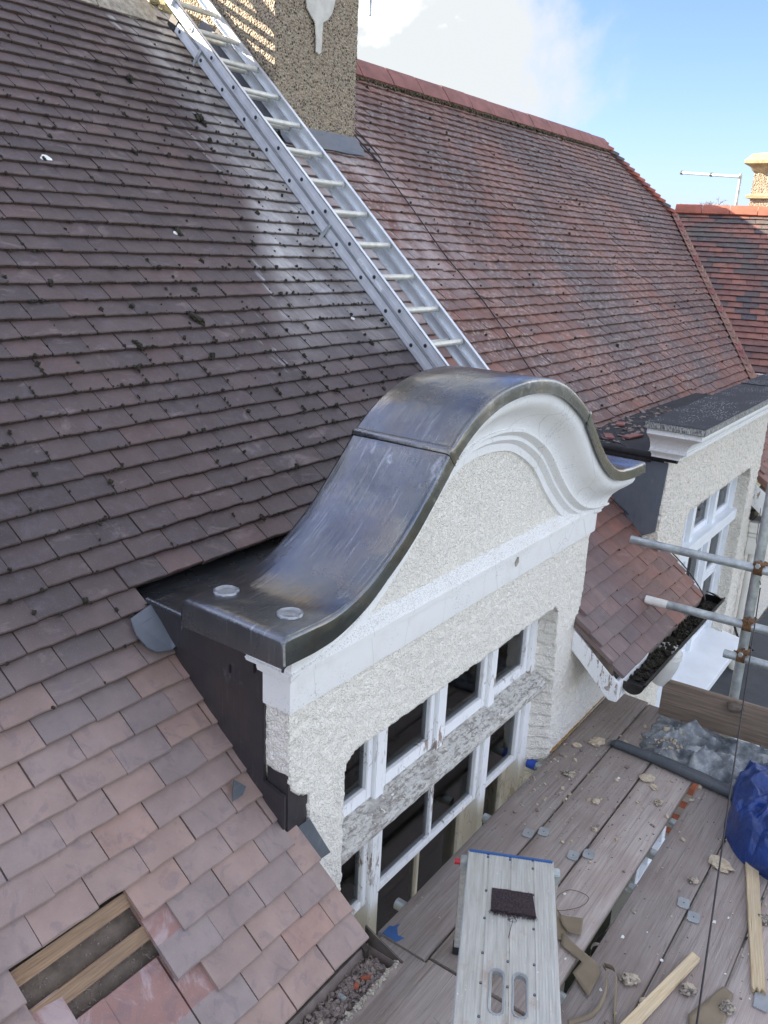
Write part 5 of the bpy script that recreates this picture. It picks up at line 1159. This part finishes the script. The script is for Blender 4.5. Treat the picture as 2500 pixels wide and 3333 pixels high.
# general rubble
mb = MB(); mb2 = MB()
for i in range(1500):
    if random.random() < .6: x, y = random.gauss(3.75, .45), -abs(random.gauss(.3, .32)) - .02
    else: x, y = random.uniform(2.3, 4.5), random.uniform(-1.5, -.02)
    if not (2.3 < x < 4.6 and -1.5 < y < -.02): continue
    if -.735 < y < -.695: continue
    r = min(.008, .0008 * math.exp(abs(random.gauss(0, .85)))); (mb if random.random() < .6 else mb2).box(-r * 1.3, r * 1.3, -r, r, -r * .6, r * .6, Matrix.Translation((x, y, r * .6 + .001)) @ Euler((random.gauss(0, .4), random.gauss(0, .4), random.random() * 3)).to_matrix().to_4x4())
for i in range(110):
    x, y = random.gauss(4.25, .05), random.gauss(-.50, .05); r = .0015 + .006 * random.random() ** 3
    mb.box(-r, r, -r, r, -r * .7, r * .7, Matrix.Translation((x, y, .058 + r)) @ Euler((random.random(), random.random(), random.random() * 3)).to_matrix().to_4x4())
o = mb.build('rubble', 'mortar_stone'); tag(o, 'fine buff crumbs scattered over the deck boards and lead', 'rubble', kind='stuff')
o = mb2.build('dark_crumbs', 'grit'); tag(o, 'fine dark grit scattered over the deck boards', 'rubble', kind='stuff')
spl = MB()
for i in range(46):
    x, y = random.uniform(2.35, 4.5), random.uniform(-1.4, -.03); r = abs(random.gauss(0, .004)) + .002
    if -.74 < y < -.69: continue
    q0 = [Vector((x + r * random.uniform(.6, 1.6) * math.cos(a), y + r * random.uniform(.5, 1.1) * math.sin(a), .0012)) for a in np.linspace(0, 6.28, 9)[:-1]]; spl.prism(q0, (0, 0, .0006))
o = spl.build('paint_splashes', 'lichen_white'); tag(o, 'small white paint splashes spotted over the deck boards', 'paint', kind='stuff')
sw = MB().prism([(3.80, -.008, .002), (4.70, .0, .002), (4.70, .035, .002), (3.80, .02, .002)], (0, 0, .010)).build('sand_fillet', 'orange_stain'); tag(sw, 'line of orange sand between deck and cream wall', 'sand', kind='stuff')
yv = blob(Vector((4.62, -.005, .04)), .03, .012, .035, Matrix(), 4, 'orange_stain', 'yellow_cap', None); tag(yv, 'small yellow plastic cap in the corner where deck meets wall', 'cap'); yv.data.materials[0] = mk('yellow', (.5, .36, .03), .5) .m
wl = MB().tube(curve_pts([Vector((2.72, -.44, .004)), Vector((2.76, -.53, .008)), Vector((2.84, -.60, .012)), Vector((2.92, -.60, .006)), Vector((2.90, -.52, .010)), Vector((2.80, -.50, .008)), Vector((2.74, -.57, .004))], 8), .0012, 5).build('wire_loop', 'rust', None, smooth=60); tag(wl, 'thin rusty loop of wire on the board right of the platform', 'wire')
wl2 = MB().tube(curve_pts([Vector((2.02, -.40, .004)), Vector((2.00, -.46, .010)), Vector((2.02, -.50, .006)), Vector((2.08, -.50, .004))], 8), .0016, 5).build('wire_offcut', 'galvanised', None, smooth=60); tag(wl2, 'curled silver wire on the dark board left of the platform', 'wire')
# pale battens
def batten(pts, th, label):
    c = sum((Vector(p) for p in pts), Vector()) / len(pts); ang = math.atan2(pts[1][1] - pts[0][1], pts[1][0] - pts[0][0]); Mi = (Matrix.Translation(c) @ Matrix.Rotation(ang, 4, 'Z')).inverted()
    mb = MB(); mb.prism([Mi @ Vector(p) for p in pts], (0, 0, th)); o = mb.build('timber_batten', 'fresh_batten', None, bevel=.0015); o.matrix_world = Matrix.Translation(c) @ Matrix.Rotation(ang, 4, 'Z'); tag(o, label, 'batten'); return o
batten([(3.66, -1.055, .004), (2.865, -1.275, .004), (2.850, -1.285, .004), (2.872, -1.292, .004), (2.856, -1.303, .004), (2.876, -1.308, .004), (2.862, -1.326, .004), (3.66, -1.112, .004)], .020, 'long pale softwood batten with a splintered end, running out from under the tarp')
batten([(2.885, -1.047, .004), (2.36, -.935, .004), (2.38, -.985, .004), (2.872, -1.082, .004)], .022, 'shorter pale batten lying across the boards at the bottom')
# brown paper
def sheet(pts, label, z=.004, curl=.006, name='paper_scrap', mat='paper_brown'):
    bm = bmesh.new(); vs = [bm.verts.new((x, y, z)) for x, y in pts]; f = bm.faces.new(vs); bmesh.ops.triangulate(bm, faces=[f]); bmesh.ops.subdivide_edges(bm, edges=bm.edges[:], cuts=5, use_grid_fill=True)
    for v in bm.verts: v.co.z = z + curl * (1 + noise.noise(v.co * 11)) * .7
    me = bpy.data.meshes.new(name); bm.to_mesh(me); bm.free(); me.materials.append(MT[mat]); me.shade_smooth(); o = bpy.data.objects.new(name, me); link(o)
    mo = o.modifiers.new('s', 'SOLIDIFY'); mo.thickness = .0008; tag(o, label, 'paper'); return o
sheet([(2.80, -.505), (2.74, -.545), (2.72, -.60), (2.63, -.625), (2.60, -.55), (2.70, -.46)], 'brown paper piece tucked against the right side of the platform', .006)
sheet([(2.775, -.640), (2.735, -.55), (2.69, -.585), (2.67, -.62), (2.684, -.668)], 'small folded brown paper flap beside the platform', .014, .01)
sheet([(2.66, -.60), (2.60, -.785), (2.565, -.80), (2.44, -.805), (2.50, -.715), (2.575, -.72), (2.60, -.62)], 'large brown paper arrow-shaped piece near the platform', .008, .008)
sheet([(2.72, -1.159), (2.811, -1.188), (2.799, -1.228), (2.60, -1.24), (2.50, -1.16), (2.60, -1.12)], 'brown paper sheet at the bottom edge under the cord', .004, .004)
rb_ = MB()
for cps in (((2.60, -.795, .022), (2.56, -.825, .040), (2.49, -.850, .034), (2.42, -.855, .018), (2.36, -.835, .008), (2.30, -.79, .006)), ((2.605, -.80, .024), (2.585, -.845, .045), (2.53, -.875, .030), (2.46, -.900, .012), (2.38, -.935, .006), (2.28, -.985, .005))):
    pts = curve_pts([Vector(q) for q in cps], 8); rb_.grid([[p + Vector((.004, .006, .006)), p - Vector((.004, .006, .006))] for p in pts])
o = rb_.build('paper_ribbon', 'paper_brown', None, smooth=60); mo = o.modifiers.new('s', 'SOLIDIFY'); mo.thickness = .0008; tag(o, 'two curling brown paper ribbons below the arrow-shaped piece', 'paper')
# crumpled lead sheet and roll
rows = []
c00, c10, c01, c11 = Vector((4.13, -.36)), Vector((4.60, -.335)), Vector((4.06, -.98)), Vector((4.63, -1.35))
for i in range(61):
    u = i / 60; row = []
    for j in range(91):
        v = j / 90; p = c00.lerp(c10, u).lerp(c01.lerp(c11, u), v); q = Vector((p.x, p.y, 0)); e = min(u, 1 - u, v, 1 - v) * 6; e = min(1, e)
        w1 = noise.noise(Vector((p.x * 4, p.y * 4, 1))); w2 = noise.noise(Vector((p.x * 9, p.y * 7, 5)))
        f1 = 1 - abs(((p.x * 6.5 + p.y * 1.7 + w1 * 1.6) % 1) * 2 - 1); f2 = 1 - abs(((p.x * 13 - p.y * 3.1 + w1 * 2.3 + w2) % 1) * 2 - 1); f3 = 1 - abs(((p.y * 7 + p.x * 5 + w2 * 1.4) % 1) * 2 - 1)
        z = .004 + e * (.085 * f1 ** 1.6 * (.6 + w1) + .034 * f2 ** 2.4 + .030 * f3 ** 2 * (.5 + w2) + .006 + .03 * w1)
        row.append(Vector((p.x + .05 * noise.noise(Vector((v * 6, u * 2, 0))), p.y + .05 * noise.noise(Vector((u * 6, v * 5, 7))), max(.004, z))))
    rows.append(row)
mb = MB().grid(rows); o = mb.build('lead_sheet', 'crumpled_lead', None, smooth=45); mo = o.modifiers.new('s', 'SOLIDIFY'); mo.thickness = .004; tag(o, 'crumpled old grey lead sheet piled against the toe board', 'lead sheet')
rl = curve_pts([Vector((4.085, -.235, .022)), Vector((4.09, -.29, .026)), Vector((4.085, -.42, .028)), Vector((4.07, -.60, .028)), Vector((4.05, -.78, .026)), Vector((4.035, -.93, .026)), Vector((4.03, -1.05, .026))], 8)
mb = MB(); mb.tube(rl, .024, 14, True, [.012 + .014 * min(1, i / 5) + .002 * noise.noise(Vector((i * .7, 0, 0))) for i in range(len(rl))])
o = mb.build('lead_roll', 'roll_lead', None, smooth=60); tag(o, 'rolled strip of old lead lying along the front of the crumpled sheet', 'lead roll')
fl_ = MB(); fl_.grid([[Vector((4.13 + .02 * math.sin(v * 3), -.22 - v * .14, .012 + .03 * u * math.sin(v * 3.1))) + Vector((-.07 * u, .0, 0)) for v in np.linspace(0, 1, 8)] for u in np.linspace(0, 1, 6)]); fl_.build('lead_lip', 'crumpled_lead', o, smooth=60)
mb = MB(); rl2 = curve_pts([Vector((4.11, -.42, .035)), Vector((4.10, -.6, .040)), Vector((4.085, -.8, .038)), Vector((4.075, -1.0, .035))], 8); mb.grid([[p + Vector((-.022, 0, -.025)), p + Vector((-.012, 0, .0)), p + Vector((.008, 0, .004)), p + Vector((.04, 0, -.012))] for p in rl2]); mb.build('lead_fold', 'roll_lead', o, smooth=60)
# blue tarpaulin heap
rows = []
cx_, cy_ = 3.93, -1.17
for i in range(64):
    u = i / 63; row = []; th = None
    for j in range(140):
        a = 2 * math.pi * j / 140; rx = .43 + .05 * noise.noise(Vector((math.cos(a) * 2, math.sin(a) * 2, 3))); ry = .255 + .035 * noise.noise(Vector((math.cos(a) * 2, math.sin(a) * 2, 8))); r = math.sin(u * math.pi / 2)
        x = cx_ + rx * r * math.cos(a) ; y = cy_ + ry * r * math.sin(a) - .18 * (x - cx_) * -1 * .0; z = .21 * math.cos(u * math.pi / 2) ** .55
        wx, wy = x * 1.0 + .05 * noise.noise(Vector((x * 5, y * 5, 1))), y + .05 * noise.noise(Vector((x * 5, y * 5, 9)))
        k = abs(noise.noise(Vector((wx * 3.2 + wy * 2.2, wy * 7.5 - wx * 2, 3)))); k2 = abs(noise.noise(Vector((wx * 9 + wy * 4, wy * 15, 7)))); k3 = abs(noise.noise(Vector((wx * 4, wy * 24 + wx * 9, 5))))
        z2 = z * .9 + (.11 * (1 - k * 1.6) ** 1 + .05 * (1 - k2 * 1.5) + .018 * (1 - k3 * 2) - .11) * min(1, z * 8 + .05); rr = 1 + .10 * noise.noise(Vector((x * 7, y * 7, z * 9)))
        row.append(Vector((cx_ + (x - cx_) * rr, cy_ + (y - cy_) * rr, max(.003, z2))))
    rows.append(row)
rot = Matrix.Translation((cx_, cy_, 0)) @ Matrix.Rotation(R(17), 4, 'Z') @ Matrix.Translation((-cx_, -cy_, 0))
rows = [[rot @ p for p in r] for r in rows]
o = MB().grid(rows, True).build('tarpaulin', 'blue_tarp', None, smooth=28); tag(o, 'bundled bright blue tarpaulin at the right edge of the deck', 'tarpaulin')

# ------------------------------------------------------------------ render settings
S.render.engine = 'CYCLES'; S.cycles.max_bounces = 6; S.cycles.transparent_max_bounces = 8
